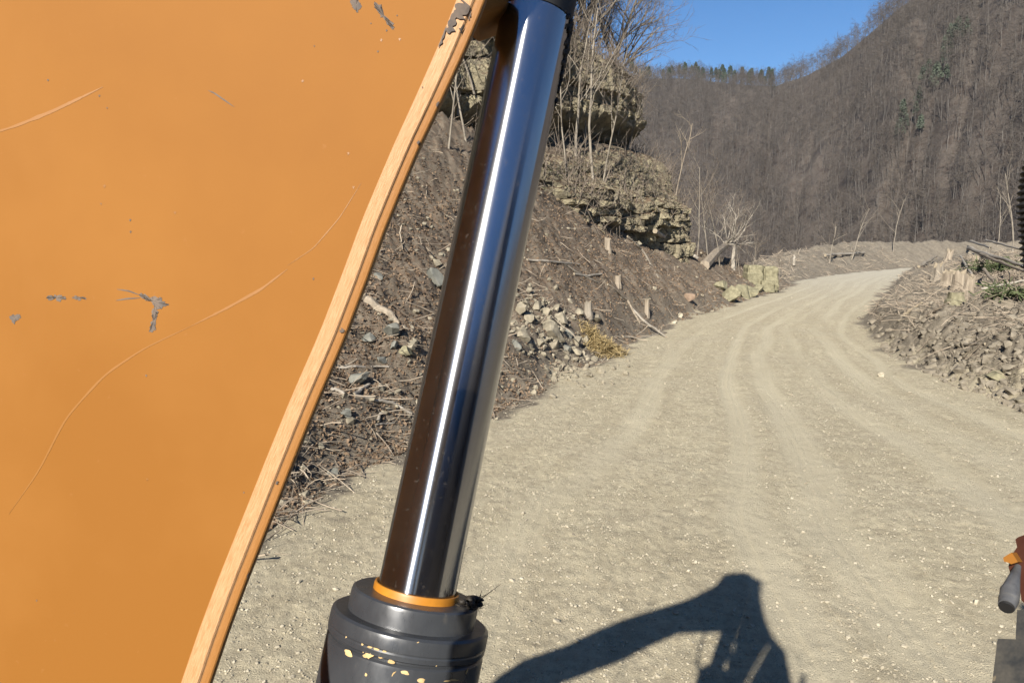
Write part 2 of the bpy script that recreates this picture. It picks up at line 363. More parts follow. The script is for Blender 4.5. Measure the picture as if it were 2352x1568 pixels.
# ------------------------------------------------------------------ terrain
L_EDGE = np.array([(-3.4, -60), (-3.2, -5), (-2.7, 5), (-2.4, 7.5), (-1.9, 9.6), (-0.2, 12.6), (2.6, 19.6), (6.5, 28.5), (12.7, 39.6), (19.3, 51.6), (23.3, 60.8), (34.4, 76.1), (49.7, 94.2), (72, 106), (120, 116)], float)
R_EDGE = np.array([(8.6, -60), (8.8, 0), (9.1, 8), (9.4, 13.3), (9.4, 15.4), (10.3, 19.6), (11.7, 24.4), (14.2, 30.2), (19.4, 39.6), (33.4, 64.6), (45.8, 86.3), (70, 97), (120, 106)], float)
FACE = np.array([(-16, -60), (-14, 6), (-6.5, 19.5), (-3.1, 23.8), (-1.2, 27), (2.4, 32.9), (5, 37.7), (8.2, 43.2), (11.5, 48.6), (14.5, 51), (18.5, 56.5), (22, 66), (31, 80.5), (46, 100), (70, 112), (120, 122)], float)
HB = np.array([7, 7, 7, 7, 7, 5.2, 3.9, 3.3, 3.0, 2.0, 1.5, 1.6, 2.4, 3.4, 3.4, 3.4])
def pl_dist(x, y, P, vals=None):
    """signed distance (left positive) to a polyline; interpolated vals at the foot"""
    best = np.full(x.shape, 1e18); sg = np.zeros(x.shape); vv = np.zeros(x.shape)
    for i in range(len(P) - 1):
        a, b = P[i], P[i + 1]; d = b - a; L2 = d @ d
        t = np.clip(((x - a[0]) * d[0] + (y - a[1]) * d[1]) / L2, 0, 1)
        qx, qy = x - a[0] - t * d[0], y - a[1] - t * d[1]; q = qx * qx + qy * qy
        s = np.sign(d[0] * qy - d[1] * qx); m = q < best
        best = np.where(m, q, best); sg = np.where(m, s, sg)
        if vals is not None: vv = np.where(m, vals[i] + t * (vals[i + 1] - vals[i]), vv)
    return np.sqrt(best) * sg, vv
def track_mask(w, y):
    m = 0
    for c0, s_ in ((.40, .022), (.515, .030), (.645, .026), (.755, .032), (.90, .02), (.20, .025)):
        c = c0 + .02 * np.sin(y * .13 + c0 * 31) + .022 * vn(y * .3, y * 0 + c0 * 9, None, 73) + .006 * vn(y * 1.7, y * 0 + c0 * 9, None, 76); m = np.maximum(m, np.exp(-((w - c) / s_) ** 4) * np.clip(.75 + .6 * vn(y * .22, y * 0 + c0 * 50, None, 74), .15, 1))
    return m
def terrain(x, y, full=False, detail=True):
    x = np.asarray(x, float); y = np.asarray(y, float)
    wob = 0.28 * fbm(x * .7, y * .7, None, 3, 5)
    dL, _ = pl_dist(x, y, L_EDGE); dR, _ = pl_dist(x, y, R_EDGE); dR = -dR; dF, hb = pl_dist(x, y, FACE, HB); dF = -dF
    dl = dL + wob; dr = dR + wob * 0.8
    tL = np.clip(dl, 0, None) / (np.clip(dl, 0, None) + np.clip(dF, 0.001, None))
    hl = hb * (0.85 * tL + 0.15 * sstep(tL)) * sstep(dl / 1.2)
    hl = np.where(dF < 0, hb + 0.62 * dF, hl)
    cap = 1.9 + 0.5 * sstep((y - 20) / 25)
    hr = (0.42 + .28 * sstep((34 - y) / 8)) * sstep(dr / 1.1) + cap * (1 - np.exp(-np.clip(dr - .4, 0, None) * 0.17))
    hr = hr - 0.3 * np.clip(dr - 32, 0, None)
    off = np.clip(np.maximum(dl, dr), 0, None); onroad = 1 - sstep(off / 0.7)
    h = np.where(dl > 0, hl, 0) + np.where(dr > 0, hr, 0)
    h = np.maximum(h, -38)
    w = dL.clip(None, 0) * -1; w = w / (w + np.clip(-dR, 0.01, None)); w = np.where(dL > 0, 0, np.where(dR > 0, 1, w))
    if detail:
        big = fbm(x * .35, y * .35, None, 3, 11); med = fbm(x * 1.5, y * 1.5, None, 4, 21, .6); fin = fbm(x * 6.5, y * 6.5, None, 3, 31, .6)
        near = sstep((70 - np.hypot(x, y)) / 60)
        offm = sstep(off / 2.0)
        h = h + offm * (0.35 * big + 0.26 * med) + sstep(off / .5) * 0.055 * fin
        clod = sstep(dr / .5) * sstep((4.2 - dr) / 2.0) * sstep((27 - y) / 6)
        h = h + clod * 0.16 * np.abs(fbm(x * 3.2, y * 3.2, None, 3, 41, .65)) * 2
        gul = np.abs(vn(w * 0 + (x * .77 + y * .1) * .9, y * .25, None, 61))
        h = h - offm * 0.07 * (1 - gul) * (dl > 0)
        ruts = 0
        for c0, wd_, a in ((.16, .02, .014), (.30, .018, .012), (.39, .016, .022), (.44, .010, -.016), (.49, .016, .020), (.60, .018, .024), (.655, .009, -.018), (.70, .016, .022), (.79, .018, .018), (.88, .02, .014)):
            c = c0 + .012 * np.sin(y * .21 + c0 * 40) + .006 * vn(y * .5, x * 0 + c0 * 9, None, 71)
            ruts = ruts - a * np.exp(-((w - c) / wd_) ** 2)
        h = h + onroad * (ruts * 0.5 + 0.018 * fbm(x * .9, y * .9, None, 3, 51) + 0.009 * fin + 0.012 * med)
        trk = track_mask(w, y); h = h + onroad * trk * 0.007 * np.sign(vn(w * 190, y * .12, None, 81)) * np.abs(vn(w * 190, y * .12, None, 81)) ** .5 - onroad * trk * .02 + onroad * (1 - trk) * .010 * fbm(x * 14, y * 9, None, 3, 83)
    if full: return h, dl, dr, w, dF
    return h
az = np.radians(np.concatenate([np.linspace(-180, -46, 60), np.linspace(-45, 42, 1000), np.linspace(43, 178, 60)]))
rr = np.concatenate([np.linspace(0.3, 2.9, 14), 3.0 * np.exp(np.linspace(0, math.log(165 / 3.0), 980))])
RRg, AZ = np.meshgrid(rr, az, indexing='ij'); gx, gy = RRg * np.sin(AZ), RRg * np.cos(AZ)
gh, gdl, gdr, gw, gdf = terrain(gx, gy, True)
road = 1 - sstep(np.clip(np.maximum(gdl, gdr) + .9 * fbm(gx * .9, gy * .9, None, 4, 301, .6), -2, 3) / 1.5 + .45)
mud = np.where(gdr > -2, 1.0, 0.0); mud = np.maximum(mud, sstep((gy - 50) / 8)); mud = np.maximum(mud, 0.75 * sstep((2.2 - gdl) / 2.2) * (gdl > -1))
g = mesh_obj('ground', np.stack([gx, gy, gh], -1).reshape(-1, 3), grid_faces(len(rr), len(az), True)[:, ::-1], M_GROUND, None, True,
             attrs={'road': road, 'track': gw, 'mudside': mud, 'compact': track_mask(gw, gy)})
tag(g, kind='structure')
def hit(px, py, lift=0.0):
    """where the view ray through a pixel meets the terrain"""
    d = ray(px, py); t = np.concatenate([np.arange(2, 40, .04), np.arange(40, 160, .15)])
    P = EYE + t[:, None] * d; hh = terrain(P[:, 0], P[:, 1]); m = np.nonzero(P[:, 2] < hh)[0]
    i = m[0] if len(m) else len(t) - 1
    p = P[i].copy(); p[2] = hh[i] + lift; return p
def hits(pts, lift=0.0): return np.array([hit(a, b, lift) for a, b in pts])

# ---- rock cliff above the left bank
rs = np.random.RandomState(3)
CP = np.array([(-21, -34), (-19, -2), (-14, 8), (-7.5, 18.5), (-3.6, 23.8), (-1.4, 27.4), (2.2, 33.4), (4.6, 38.2), (7.4, 43.4), (10.6, 48.6), (11.6, 52.5), (9, 58), (0, 66), (-14, 74)], float)
seg = np.concatenate([[0], np.cumsum(np.linalg.norm(np.diff(CP, axis=0), axis=1))])
ns = 1000; S = np.concatenate([np.linspace(0, seg[3], 60, endpoint=False), np.linspace(seg[3], seg[10], ns - 120), np.linspace(seg[10], seg[-1], 61)[1:]])
px_ = np.interp(S, seg, CP[:, 0]); py_ = np.interp(S, seg, CP[:, 1])
for _ in range(60):
    px_[1:-1] = (px_[:-2] + px_[2:] + 2 * px_[1:-1]) / 4; py_[1:-1] = (py_[:-2] + py_[2:] + 2 * py_[1:-1]) / 4
tx, ty = np.gradient(px_), np.gradient(py_); tl = np.hypot(tx, ty); NX, NY = ty / tl, -tx / tl
s_nose = seg[9]
ztop = np.interp(S, [0, seg[6], seg[7], seg[8] + .6, seg[8] + 1.9, seg[9] - 1.2, seg[9] - .3, seg[10], seg[-1]], [13.8, 13.0, 12.5, 11.6, 8.6, 6.9, 5.4, 4.6, 4.0]) + 0.5 * fbm(S * .5, S * 0, None, 3, 91)
zbot = 1.2
nz_f = 300; U = np.linspace(0, 1, nz_f); ncap = 60
Sg, Ug = np.meshgrid(S, U, indexing='ij'); Z = zbot + Ug * (ztop[:, None] - zbot)
lowband = sstep((Sg - (seg[5] + .5)) / 2.5) * (1 - .9 * sstep((Sg - seg[8]) / 4.5))                    # the lower ledge exists only along the farther part
up0 = np.interp(S, [0, seg[4], seg[5], seg[6], seg[7], seg[8], seg[-1]], [7.2, 7.2, 7.5, 8.2, 9.0, 9.3, 8])[:, None] + 0 * Z
zw = Z + 0.55 * fbm(Sg * .22, Z * .15, None, 4, 101) + .10 * fbm(Sg * 1.5, Z, None, 2, 103)
offs = np.where(Z > up0, -(Z - up0) * .13, np.where(Z > 5.0, (up0 - Z) * .60 * lowband, (up0 - 5.0) * .60 * lowband + (5.0 - Z) * 0.12))
rec = np.exp(-((Z - up0 + .5) / .62) ** 2)                      # undercut below the upper band
offs = offs - rec * (1.6 + .8 * fbm(Sg * .4, Sg * 0, None, 2, 111))
lay_b = np.cumsum(np.concatenate([[0], rs.uniform(.22, .85, 14), rs.uniform(.6, 1.9, 46)]))
k = np.searchsorted(lay_b, zw.ravel()).reshape(zw.shape)
frac = (zw - lay_b[np.clip(k - 1, 0, 60)]) / (lay_b[np.clip(k, 0, 60)] - lay_b[np.clip(k - 1, 0, 60)])
cw = 0.5 + 1.7 * _h(k, k * 0, k * 0, 5); cell = np.floor((Sg + .25 * fbm(Sg * .8, Z * .8, None, 3, 121)) / cw + 7 * _h(k, k * 0 + 1, k * 0, 9)).astype(int)
blk = _h(k, cell, k * 0, 77); layp = _h(k, k * 0 + 3, k * 0, 31)
rocky = np.where(Z > up0, 1.0, np.where(Z > 5.4, np.where(Z > up0 - 1.0, .8, .16), 1.0))
offs = offs + rocky * (0.40 * (layp - .5) + 0.60 * (blk - .5) - 0.22 * (np.abs(frac - .5) > .45)) + 0.75 * fbm(Sg * .25, Z * .3, None, 3, 131) + 0.36 * fbm(Sg * 1.1, Z * 1.3, None, 5, 141, .7) + 0.5 * np.clip(np.abs(vn(Sg * .45 + .4 * Z, Z * .12, None, 143)) - .12, -.12, 0) * 4
nose_round = -0.9 * sstep((Sg - seg[9] + 3.5) / 3.5) * np.abs(fbm(Sg * .6, Z * .5, None, 2, 151))
offs = offs + nose_round
X = px_[:, None] + NX[:, None] * offs; Y = py_[:, None] + NY[:, None] * offs
capd = np.linspace(0, 1, ncap + 1)[1:] ** 1.6 * 16
cx0, cy0 = X[:, -1:], Y[:, -1:]
Xc = cx0 - NX[:, None] * capd; Yc = cy0 - NY[:, None] * capd
fall = 0.30 * sstep((seg[9] + 2 - S) / 14)[:, None]
Zc = Z[:, -1:] + capd * fall - 0.6 * capd * (1 - sstep((seg[10] + 1 - S) / 5)[:, None]) + 0.3 * fbm(Xc * .5, Yc * .5, None, 4, 161) * np.clip(capd / 1.5, 0, 1)
undercut_band = np.concatenate([np.exp(-((Z - up0 + .7) / .55) ** 2) * (1 - .4 * lowband), np.zeros_like(Xc)], 1) * np.clip(.7 + fbm(np.concatenate([Sg, Xc * 0], 1) * .3, 0 * np.concatenate([Sg, Xc], 1), None, 2, 171), 0, 1)
X = np.concatenate([X, Xc], 1); Y = np.concatenate([Y, Yc], 1); Z = np.concatenate([Z, Zc], 1)
cl = mesh_obj('rock_cliff', np.stack([X, Y, Z], -1).reshape(-1, 3), grid_faces(len(S), X.shape[1])[:, ::-1], M_ROCK, None, False, attrs={'undercut_band': undercut_band})
tag(cl, 'layered tan sandstone cliff with dark undercut band above the left bank', 'cliff', kind='structure')
CLX, CLY, CLZ = X, Y, Z
def cliff_top(s, d):
    """point on the plateau: s metres along, d metres back from the brink"""
    i = np.argmin(np.abs(S - s)); j = np.argmin(np.abs(capd - d)); return np.array([X[i, nz_f + j], Y[i, nz_f + j], Z[i, nz_f + j]])
def cliff_face(s, z):
    i = np.argmin(np.abs(S - s)); j = np.argmin(np.abs(Z[i, :nz_f] - z)); return np.array([X[i, j], Y[i, j], Z[i, j]])

# ---- the far wooded hills
SKX = np.array([-8000, -1200, 1200, 1480, 1560, 1640, 1700, 1760, 1830, 1900, 1960, 2020, 2100, 2200, 2352, 2700, 3400, 9000.])
SKY_ = np.array([250, 200, 150, 196, 196, 206, 212, 214, 190, 152, 104, 52, -5, -75, -190, -330, -420, -420.])
def hill_h(a, r):
    """a azimuth (rad), r distance: two ridges"""
    px = 1176 + F_PX * np.tan(np.clip(a, -1.2, 1.2)); back = np.abs(a) > 1.2
    el = (560 - np.interp(px, SKX, SKY_)) / F_PX; el = np.where(back, 0.20, el)
    cosv = np.cos(np.clip(a, -1.2, 1.2))
    rc = np.interp(np.degrees(a), [-180, 0, 17, 22, 30, 40, 180], [500, 700, 640, 520, 430, 400, 500])
    rf = np.interp(np.degrees(a), [-180, 0, 10, 25, 40, 180], [250, 260, 230, 165, 140, 250])
    hc = 3 + rc * cosv * el / 1.0
    t = (r - rf) / (rc - rf); tc = np.clip(t, 0, 1)
    h = -34 + (hc + 34) * (0.62 * tc + 0.38 * sstep(tc))
    h = np.where(t < 0, -34 - 0 * t, h); h = np.where(t > 1, hc - (r - rc) * 0.35, h)
    x, y = r * np.sin(a), r * np.cos(a)
    bump = np.clip(t * 3, 0, 1) * np.clip((1.02 - t) * 5, 0, 1)
    h = h + bump * (16 * fbm(x * .009, y * .009, None, 3, 201) + 9 * (np.abs(vn(a * 34 + 1.2 * vn(x * .01, y * .01, None, 3), r * .002, None, 211)) - .4) + 2.0 * fbm(x * .06, y * .06, None, 3, 221))
    return h
haz = np.radians(np.concatenate([np.linspace(-180, 0, 60), np.linspace(1, 44, 520), np.linspace(46, 178, 50)]))
hr_ = np.concatenate([np.linspace(100, 150, 6), np.linspace(155, 760, 360), np.linspace(790, 1600, 12)])
HR, HA = np.meshgrid(hr_, haz, indexing='ij')
HH = hill_h(HA, HR)
hm = mesh_obj('hills', np.stack([HR * np.sin(HA), HR * np.cos(HA), HH], -1).reshape(-1, 3), grid_faces(len(hr_), len(haz), True)[:, ::-1], M_HILL, None, True)
tag(hm, kind='structure')

# ------------------------------------------------------------------ bare trees
def branch(G, rnd, p, d, L, r, lev, maxlev, sides, kids, up=0.08, wob=0.18, tips=0.4, mi=(0, 1), low=None):
    k = (7, 5, 4, 3, 3)[lev]; P = [p.copy()]; d = d / np.linalg.norm(d); dirs = [d]
    for i in range(k - 1):
        d = d + rnd.normal(size=3) * wob * (0.45 if lev == 0 else 1) * (.6) + np.array([0, 0, up]); d /= np.linalg.norm(d)
        P.append(P[-1] + d * L / (k - 1)); dirs.append(d)
    P = np.array(P); R = r * (1 - (1 - tips) * np.linspace(0, 1, k) ** 0.9)
    G.tube(P, R, sides[lev], mi[0] if lev < 2 else mi[1], cap=False)
    if lev >= maxlev: return
    n = kids[lev]; n = int(n * rnd.uniform(.8, 1.25))
    t0 = (0.35 if low is None else low) if lev == 0 else 0.18
    for i in range(n):
        t = t0 + (1 - t0) * (i + rnd.uniform(0, 1)) / n; f = t * (k - 1); j = min(int(f), k - 2); q = P[j] + (P[j + 1] - P[j]) * (f - j)
        dd = dirs[j]; side = np.cross(dd, rnd.normal(size=3)); side /= np.linalg.norm(side)
        ang = rnd.uniform(.45, .95) if lev else rnd.uniform(.5, 1.0)
        nd = dd * math.cos(ang) + side * math.sin(ang) + np.array([0, 0, .15])
        rj = np.interp(f, np.arange(k), R)
        branch(G, rnd, q, nd, L * rnd.uniform(.35, .62) * (1.1 - .55 * t if lev == 0 else 1), max(rj * rnd.uniform(.45, .68), .008), lev + 1, maxlev, sides, kids, up, wob, tips, mi)
def make_tree(name, seed, H, r, label=None, group=None, loc=(0, 0, 0), lean=(0, 0), kids=(11, 6, 5, 3), maxlev=3, cat='tree', mats=None, up=.06, wob=.2, low=None):
    rnd = np.random.RandomState(seed); G = Geo()
    branch(G, rnd, np.zeros(3) - np.array([0, 0, .3]), np.array([lean[0], lean[1], 1.0]), H, r, 0, maxlev, (7, 5, 4, 3, 3), kids, up, wob, low=low)
    V, Q, T, mi = G.arrays(); t = empty(name, loc, label, cat, group)
    mm = mats or (M_BARK, M_TWIG); tm = mi == 0
    for nm, sel, m in (('trunk', tm, mm[0]), ('crown', ~tm, mm[1])):
        if sel.any():
            q = Q[sel[:len(Q)]]; idx = np.unique(q); re = np.zeros(len(V), int); re[idx] = np.arange(len(idx))
            mesh_obj(nm, V[idx], [re[q]], m, t, True)
    return t
def dup(root, loc, rz, sc=1.0, label=None, group=None):
    r = root.copy(); COL.objects.link(r); r.location = Vector(loc); r.rotation_euler = (0, 0, rz); r.scale = (sc, sc, sc)
    if label: r['label'] = label
    if group: r['group'] = group
    for ch in root.children:
        c = ch.copy(); COL.objects.link(c); c.parent = r
    return r
# wood on the brink of the cliff
brink = [(seg[6] - 1.2, 2.0, 9.5, .13, 'bare tree leaning beside the black rod end above the cliff'), (seg[6] + .6, 1.4, 11, .17, 'tall grey-barked bare tree just right of the ram above the cliff'),
         (seg[6] + 1.7, 3.2, 12, .22, 'thickest straight trunk in the clump on the cliff top'), (seg[6] + 2.8, 1.6, 8, .09, 'thin forked sapling between the thick trunks on the cliff top'),
         (seg[6] + 3.6, 4.2, 12, .18, 'upright bare tree set back behind the cliff-top clump'), (seg[7] - .9, 2.3, 10, .15, 'bare tree with a dark trunk in the middle of the cliff top'),
         (seg[7] + .7, 3.6, 11, .14, 'bare tree with many fine twigs right of the thick cliff-top trunk'), (seg[7] + 2.2, 1.8, 8.5, .12, 'short bare tree with twigs against the blue sky'),
         (seg[7] + 3.9, 3.4, 10, .13, 'slim bare tree near the right end of the cliff-top clump'), (seg[8] + .2, 2.4, 8.5, .13, 'rightmost cliff-top tree with long limbs reaching over the sky'),
         (seg[5] + 1, 2.5, 9, .14, 'bare tree behind the ram above the undercut band'), (seg[5] - 2, 2.0, 8, .12, 'tangled bare tree between the boom and the ram'),
         (seg[6] + .2, 5.5, 12, .16, 'farther bare tree behind the trunks beside the ram'), (seg[7] + .1, 6.0, 12, .15, 'farther pale trunk showing through the cliff-top twigs')]
rb = np.random.RandomState(66)
lbs = ['background tree seen through the cliff-top twigs, just right of the ram', 'leaning background tree between the two thickest cliff-top trunks', 'crooked tree far back behind the forked sapling on the cliff', 'background tree against the sky left of the rightmost cliff-top tree', 'small back-row tree at the right of the cliff-top clump', 'back-row tree directly above the cliff brow', 'slim dark back-row tree in the middle of the cliff top', 'back-row tree whose twigs mesh with the tall grey-barked one', 'pale back-row tree low on the cliff top']
brink += [(seg[6] - 1 + i * 1.5 + rb.uniform(-.5, .5), rb.uniform(3, 9), rb.uniform(8, 12), rb.uniform(.09, .17), l) for i, l in enumerate(lbs)]
for i, (s, d, H, r, lb) in enumerate(brink):
    p = cliff_top(s, d); H *= .8
    ln = (0.28, -.02) if i == 9 else ((i * 37 % 11 - 5) * .02, -.04)
    make_tree('bare_tree', 300 + i, H, r, lb, 'bare trees on the cliff top', p, ln, kids=(20, 8, 6, 3), maxlev=4, wob=.24, low=.05)
# saplings and brush hanging in front of the rock
sap = [(1345, 335, 5.6, .05, (.05, 0), 'slender sapling standing in front of the dark undercut'), (1362, 405, 7.2, .07, (-.02, 0), 'tall pale sapling rising in front of the cliff face right of the ram'),
       (1385, 410, 6.0, .045, (.16, 0), 'thin sapling leaning right over the tan cliff face'), (1322, 350, 5.5, .075, (-.05, 0), 'dark crooked sapling against the smooth rock panel'),
       (1420, 300, 3.8, .035, (.25, 0), 'small twiggy sapling on the cliff right of the tall saplings'), (1300, 380, 5.0, .04, (.0, 0), 'thin sapling close to the right edge of the ram'),
       (1072, 320, 4.4, .04, (-.2, 0), 'sapling arching down in the gap between boom and ram'), (1050, 250, 4.2, .045, (.12, 0), 'leaning brushwood stem high in the gap beside the boom'),
       (1030, 330, 4.0, .035, (.02, 0), 'upright thin stem in the gap beside the boom'), (1090, 200, 3.5, .04, (-.3, 0), 'twiggy stem hanging left of the ram'),
       (1440, 340, 3.0, .03, (.3, 0), 'short branching stem above the dark ledge at the cliff corner'), (1480, 250, 2.4, .03, (.1, 0), 'little bush on the stepped brow of the cliff')]
def cliff_hit(px, py):
    d = ray(px, py)[None, None]; P = np.stack([CLX, CLY, CLZ], -1) - EYE; t = P @ FW
    u = 1176 + F_PX * P[..., 0] / t; v = 784 - F_PX * (P @ UP) / t
    q = (u - px) ** 2 + (v - py) ** 2 + np.where(t < 5, 1e9, 0); c = q + np.where(q < 60, t * 0.5, 1e6)
    i = np.unravel_index(np.argmin(c if (q < 60).any() else q), q.shape); return np.array([CLX[i], CLY[i], CLZ[i]])
for i, (px, py, H, r, ln, lb) in enumerate(sap):
    a = hit(px, py); b = cliff_hit(px, py)
    p = a if a[1] < b[1] and np.hypot(a[0], a[1]) < 60 and abs(a[2] - terrain(a[0], a[1])) < .5 and a[1] < 55 and a[2] > .5 else b
    dv = EYE - p; dv[2] = 0; p = p + dv / np.linalg.norm(dv) * .25
    make_tree('sapling', 400 + i, H, r, lb, 'saplings on the rock cutting', p, (ln[0], -.05), kids=(9, 5, 3, 2), maxlev=3, wob=.3)
# pale dead tree at the nose of the cliff and scrub round the boulder
make_tree('dead_tree', 451, 4.3, .045, 'pale dead sapling standing against the brown valley at the cliff end', None, cliff_hit(1560, 440), (.10, 0), kids=(6, 4, 2, 2), maxlev=2, mats=(M_LOG, M_LOG), wob=.3)
scrub = [(1655, 612, 4.6, .035, 'thin scrub stem behind the pale broken tree'), (1700, 632, 3.2, .03, 'low reddish scrub left of the square boulder'), (1722, 640, 2.6, .03, 'small twiggy shrub touching the square boulder'),
         (1630, 600, 4.8, .035, 'thin stem above the sloping pale log'), (1600, 590, 5.5, .04, 'slim bare stem at the foot of the cliff end'), (1790, 640, 2.0, .02, 'little sprig right of the square boulder'),
         (1575, 560, 5.2, .035, 'thin grey stem beside the cliff foot'), (1690, 615, 4.2, .03, 'greyish scrub between broken tree and boulder')]
for i, (px, py, H, r, lb) in enumerate(scrub):
    make_tree('shrub', 470 + i, H, r, lb, 'scrub at the road bend', hit(px, py), ((i % 3 - 1) * .2, 0), kids=(10, 6, 3, 2), maxlev=3, cat='shrub', wob=.3)

# ---- wood mass on the hills
def small_tree(seed, H=15.0):
    r = np.random.RandomState(seed); G = Geo(); lean = r.normal(size=2) * .05
    zz = np.array([-.5, .35 * H, .7 * H, H]); P = np.stack([zz * lean[0] + r.normal(size=4) * .15, zz * lean[1] + r.normal(size=4) * .15, zz], 1)
    G.tube(P, [.10, .075, .045, .015], 4, 0, cap=False)
    nb = 13
    for i in range(nb):
        z = H * (.38 + .58 * (i + r.uniform()) / nb); a = r.uniform(0, 6.28); L = (H * .30) * (1.15 - z / H * .75) * r.uniform(.7, 1.3)
        q = np.array([np.interp(z, zz, P[:, 0]), np.interp(z, zz, P[:, 1]), z]); dr = np.array([math.cos(a), math.sin(a), r.uniform(-.05, .75)]); dr /= np.linalg.norm(dr)
        G.tube(np.array([q, q + dr * L * .5, q + dr * L + np.array([0, 0, .3])]), [.04, .026, .01], 3, 1, cap=False)
        for j in range(7):
            b = q + dr * L * r.uniform(.25, 1.0); dd = dr + r.normal(size=3) * .8 + np.array([0, 0, .1]); dd /= np.linalg.norm(dd)
            l2 = r.uniform(.9, 2.2); sd = np.cross(dd, r.normal(size=3)); sd /= np.linalg.norm(sd)
            w = r.uniform(.018, .035); G.add([b + sd * w, b - sd * w, b + dd * l2], None, [(0, 1, 2)], 1)
            b2 = b + dd * l2 * .4; d2 = dd + r.normal(size=3) * .5; d2 /= np.linalg.norm(d2); G.add([b2 + sd * w * .8, b2 - sd * w * .8, b2 + d2 * l2 * .8], None, [(0, 1, 2)], 1)
    return G.arrays()
rs = np.random.RandomState(77)
NT = 6200
ta = np.radians(rs.uniform(4, 37.5, NT * 4)); tr = np.sqrt(rs.uniform(150 ** 2, 660 ** 2, NT * 4))
rcf = np.interp(np.degrees(ta), [0, 17, 22, 30, 40], [700, 640, 520, 430, 400]); rff = np.interp(np.degrees(ta), [0, 10, 25, 40], [260, 230, 165, 140])
ok = (tr < rcf + 12) & (tr > rff - 10)
dens = rs.uniform(0, 1, NT * 4) < np.clip(0.75 + .5 * vn(ta * 60, tr * .03, None, 5), .3, 1) * np.clip(300 / tr + .25, 0, 1)
ta, tr = ta[ok & dens][:NT], tr[ok & dens][:NT]; order = np.argsort(tr); ta, tr = ta[order], tr[order]
tpos = np.stack([tr * np.sin(ta), tr * np.cos(ta), hill_h(ta, tr)], 1)
variants = [small_tree(500 + i, 11.0 + (i % 4)) for i in range(10)]
n_ind = 230
pick = rs.randint(0, 10, len(ta)); sc = rs.uniform(.7, 1.2, len(ta))
rz = rs.uniform(0, 6.28, len(ta)); tilt = rs.normal(size=(len(ta), 2)) * .06
Vm, Qm, Tm, mi = tile(variants, pick[n_ind:], tpos[n_ind:], eul(tilt[n_ind:, 0], tilt[n_ind:, 1], rz[n_ind:]), np.repeat(sc[n_ind:, None], 3, 1))
wm = mesh_obj('hillside_wood', Vm, [Qm, Tm], None, None, False, mats=[M_WOODTR, M_WOODTW], midx=mi)
tag(wm, 'dense bare winter wood covering the far hillside', 'woodland', kind='stuff')
protos = []
for vi, (V, Q, T, mi) in enumerate(variants[:8]):
    t = empty('hillside_tree', (0, 0, -500), 'slender bare tree on the lower part of the far wooded hillside', 'tree', 'bare trees low on the far hillside')
    mesh_obj('trunk', V, [Q], M_WOODTR, t); mesh_obj('crown', V, [T], M_WOODTW, t); protos.append([t, False])
for i in range(n_ind):
    pr = protos[i % 8]
    if not pr[1]:
        pr[0].location = Vector(tpos[i]); pr[0].rotation_euler = (0, 0, rz[i]); pr[1] = True
    else: dup(pr[0], tpos[i], rz[i], sc[i])

# pines on the far ridge and evergreen patches on the slope
def pine_geo(seed, H=13):
    r = np.random.RandomState(seed); G = Geo(); G.tube([(0, 0, -.5), (.1, 0, H * .5), (0, .1, H * .93)], [.22, .15, .05], 5, 0)
    for i in range(340):
        t = r.uniform(0, 1) ** .8; z = H * (.42 + .58 * t); R = (1.0 - t) ** .6 * H * .17 + .5; a = r.uniform(0, 6.28); q = np.array([math.cos(a) * R * r.uniform(.2, 1), math.sin(a) * R * r.uniform(.2, 1), z + r.normal() * .25])
        e1 = r.normal(size=3); e1 /= np.linalg.norm(e1); e2 = np.cross(e1, r.normal(size=3)); e2 /= np.linalg.norm(e2); s = r.uniform(.35, .75)
        G.add([q + e1 * s, q + e2 * s * .6, q - e1 * s, q - e2 * s * .6], [(0, 1, 2, 3)], None, 1)
    return G.arrays()
def pine(seed, loc, label, group, sc=1.0, rzz=0.0, store={}):
    k_ = (seed % 5, 'ridge' in label)
    if k_ in store: return dup(store[k_], loc, rzz, sc, label, group)
    V, Q, T, mi = pine_geo(900 + k_[0]); t = empty('evergreen_tree', loc, label, 'evergreen tree', group); t.scale = (sc,) * 3
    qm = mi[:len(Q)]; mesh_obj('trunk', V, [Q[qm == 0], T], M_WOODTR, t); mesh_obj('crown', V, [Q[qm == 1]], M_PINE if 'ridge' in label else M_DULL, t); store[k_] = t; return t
rs = np.random.RandomState(5)
for i in range(58):
    px = rs.uniform(1440, 1762); a = math.atan((px - 1176) / F_PX); rcc = np.interp(math.degrees(a), [0, 17, 22], [700, 640, 520]) - rs.uniform(-4, 55)
    pine(i, (rcc * math.sin(a), rcc * math.cos(a), float(hill_h(np.array(a), np.array(rcc)))), 'dark green pine in the row along the distant ridge line', 'pines along the distant ridge', rs.uniform(.45, 1.15), rs.uniform(0, 6))
for i in range(30):
    px, py = 2118 + rs.normal() * 42, rs.normal() * 1; a = math.atan((px - 1176) / F_PX); tt = np.clip(rs.normal() * 9, -20, 20) + (px - 2115) * .25
    rcc = 322 + tt; z = float(hill_h(np.array(a), np.array(rcc)))
    pine(i, (rcc * math.sin(a), rcc * math.cos(a), z), 'hazy green evergreen in the patch high on the right hillside', 'evergreens in a patch on the hillside', rs.uniform(.5, .8), rs.uniform(0, 6))

# ------------------------------------------------------------------ litter, gravel, rubble
rs = np.random.RandomState(9)
stones0 = [stone_var(40 + i) for i in range(8)]
def polar_scatter(n, r0, r1, a0=-36, a1=36, pw=1.0):
    a = np.radians(rs.uniform(a0, a1, n)); r = r0 * np.exp(rs.uniform(0, 1, n) ** pw * math.log(r1 / r0)); return r * np.sin(a), r * np.cos(a), r
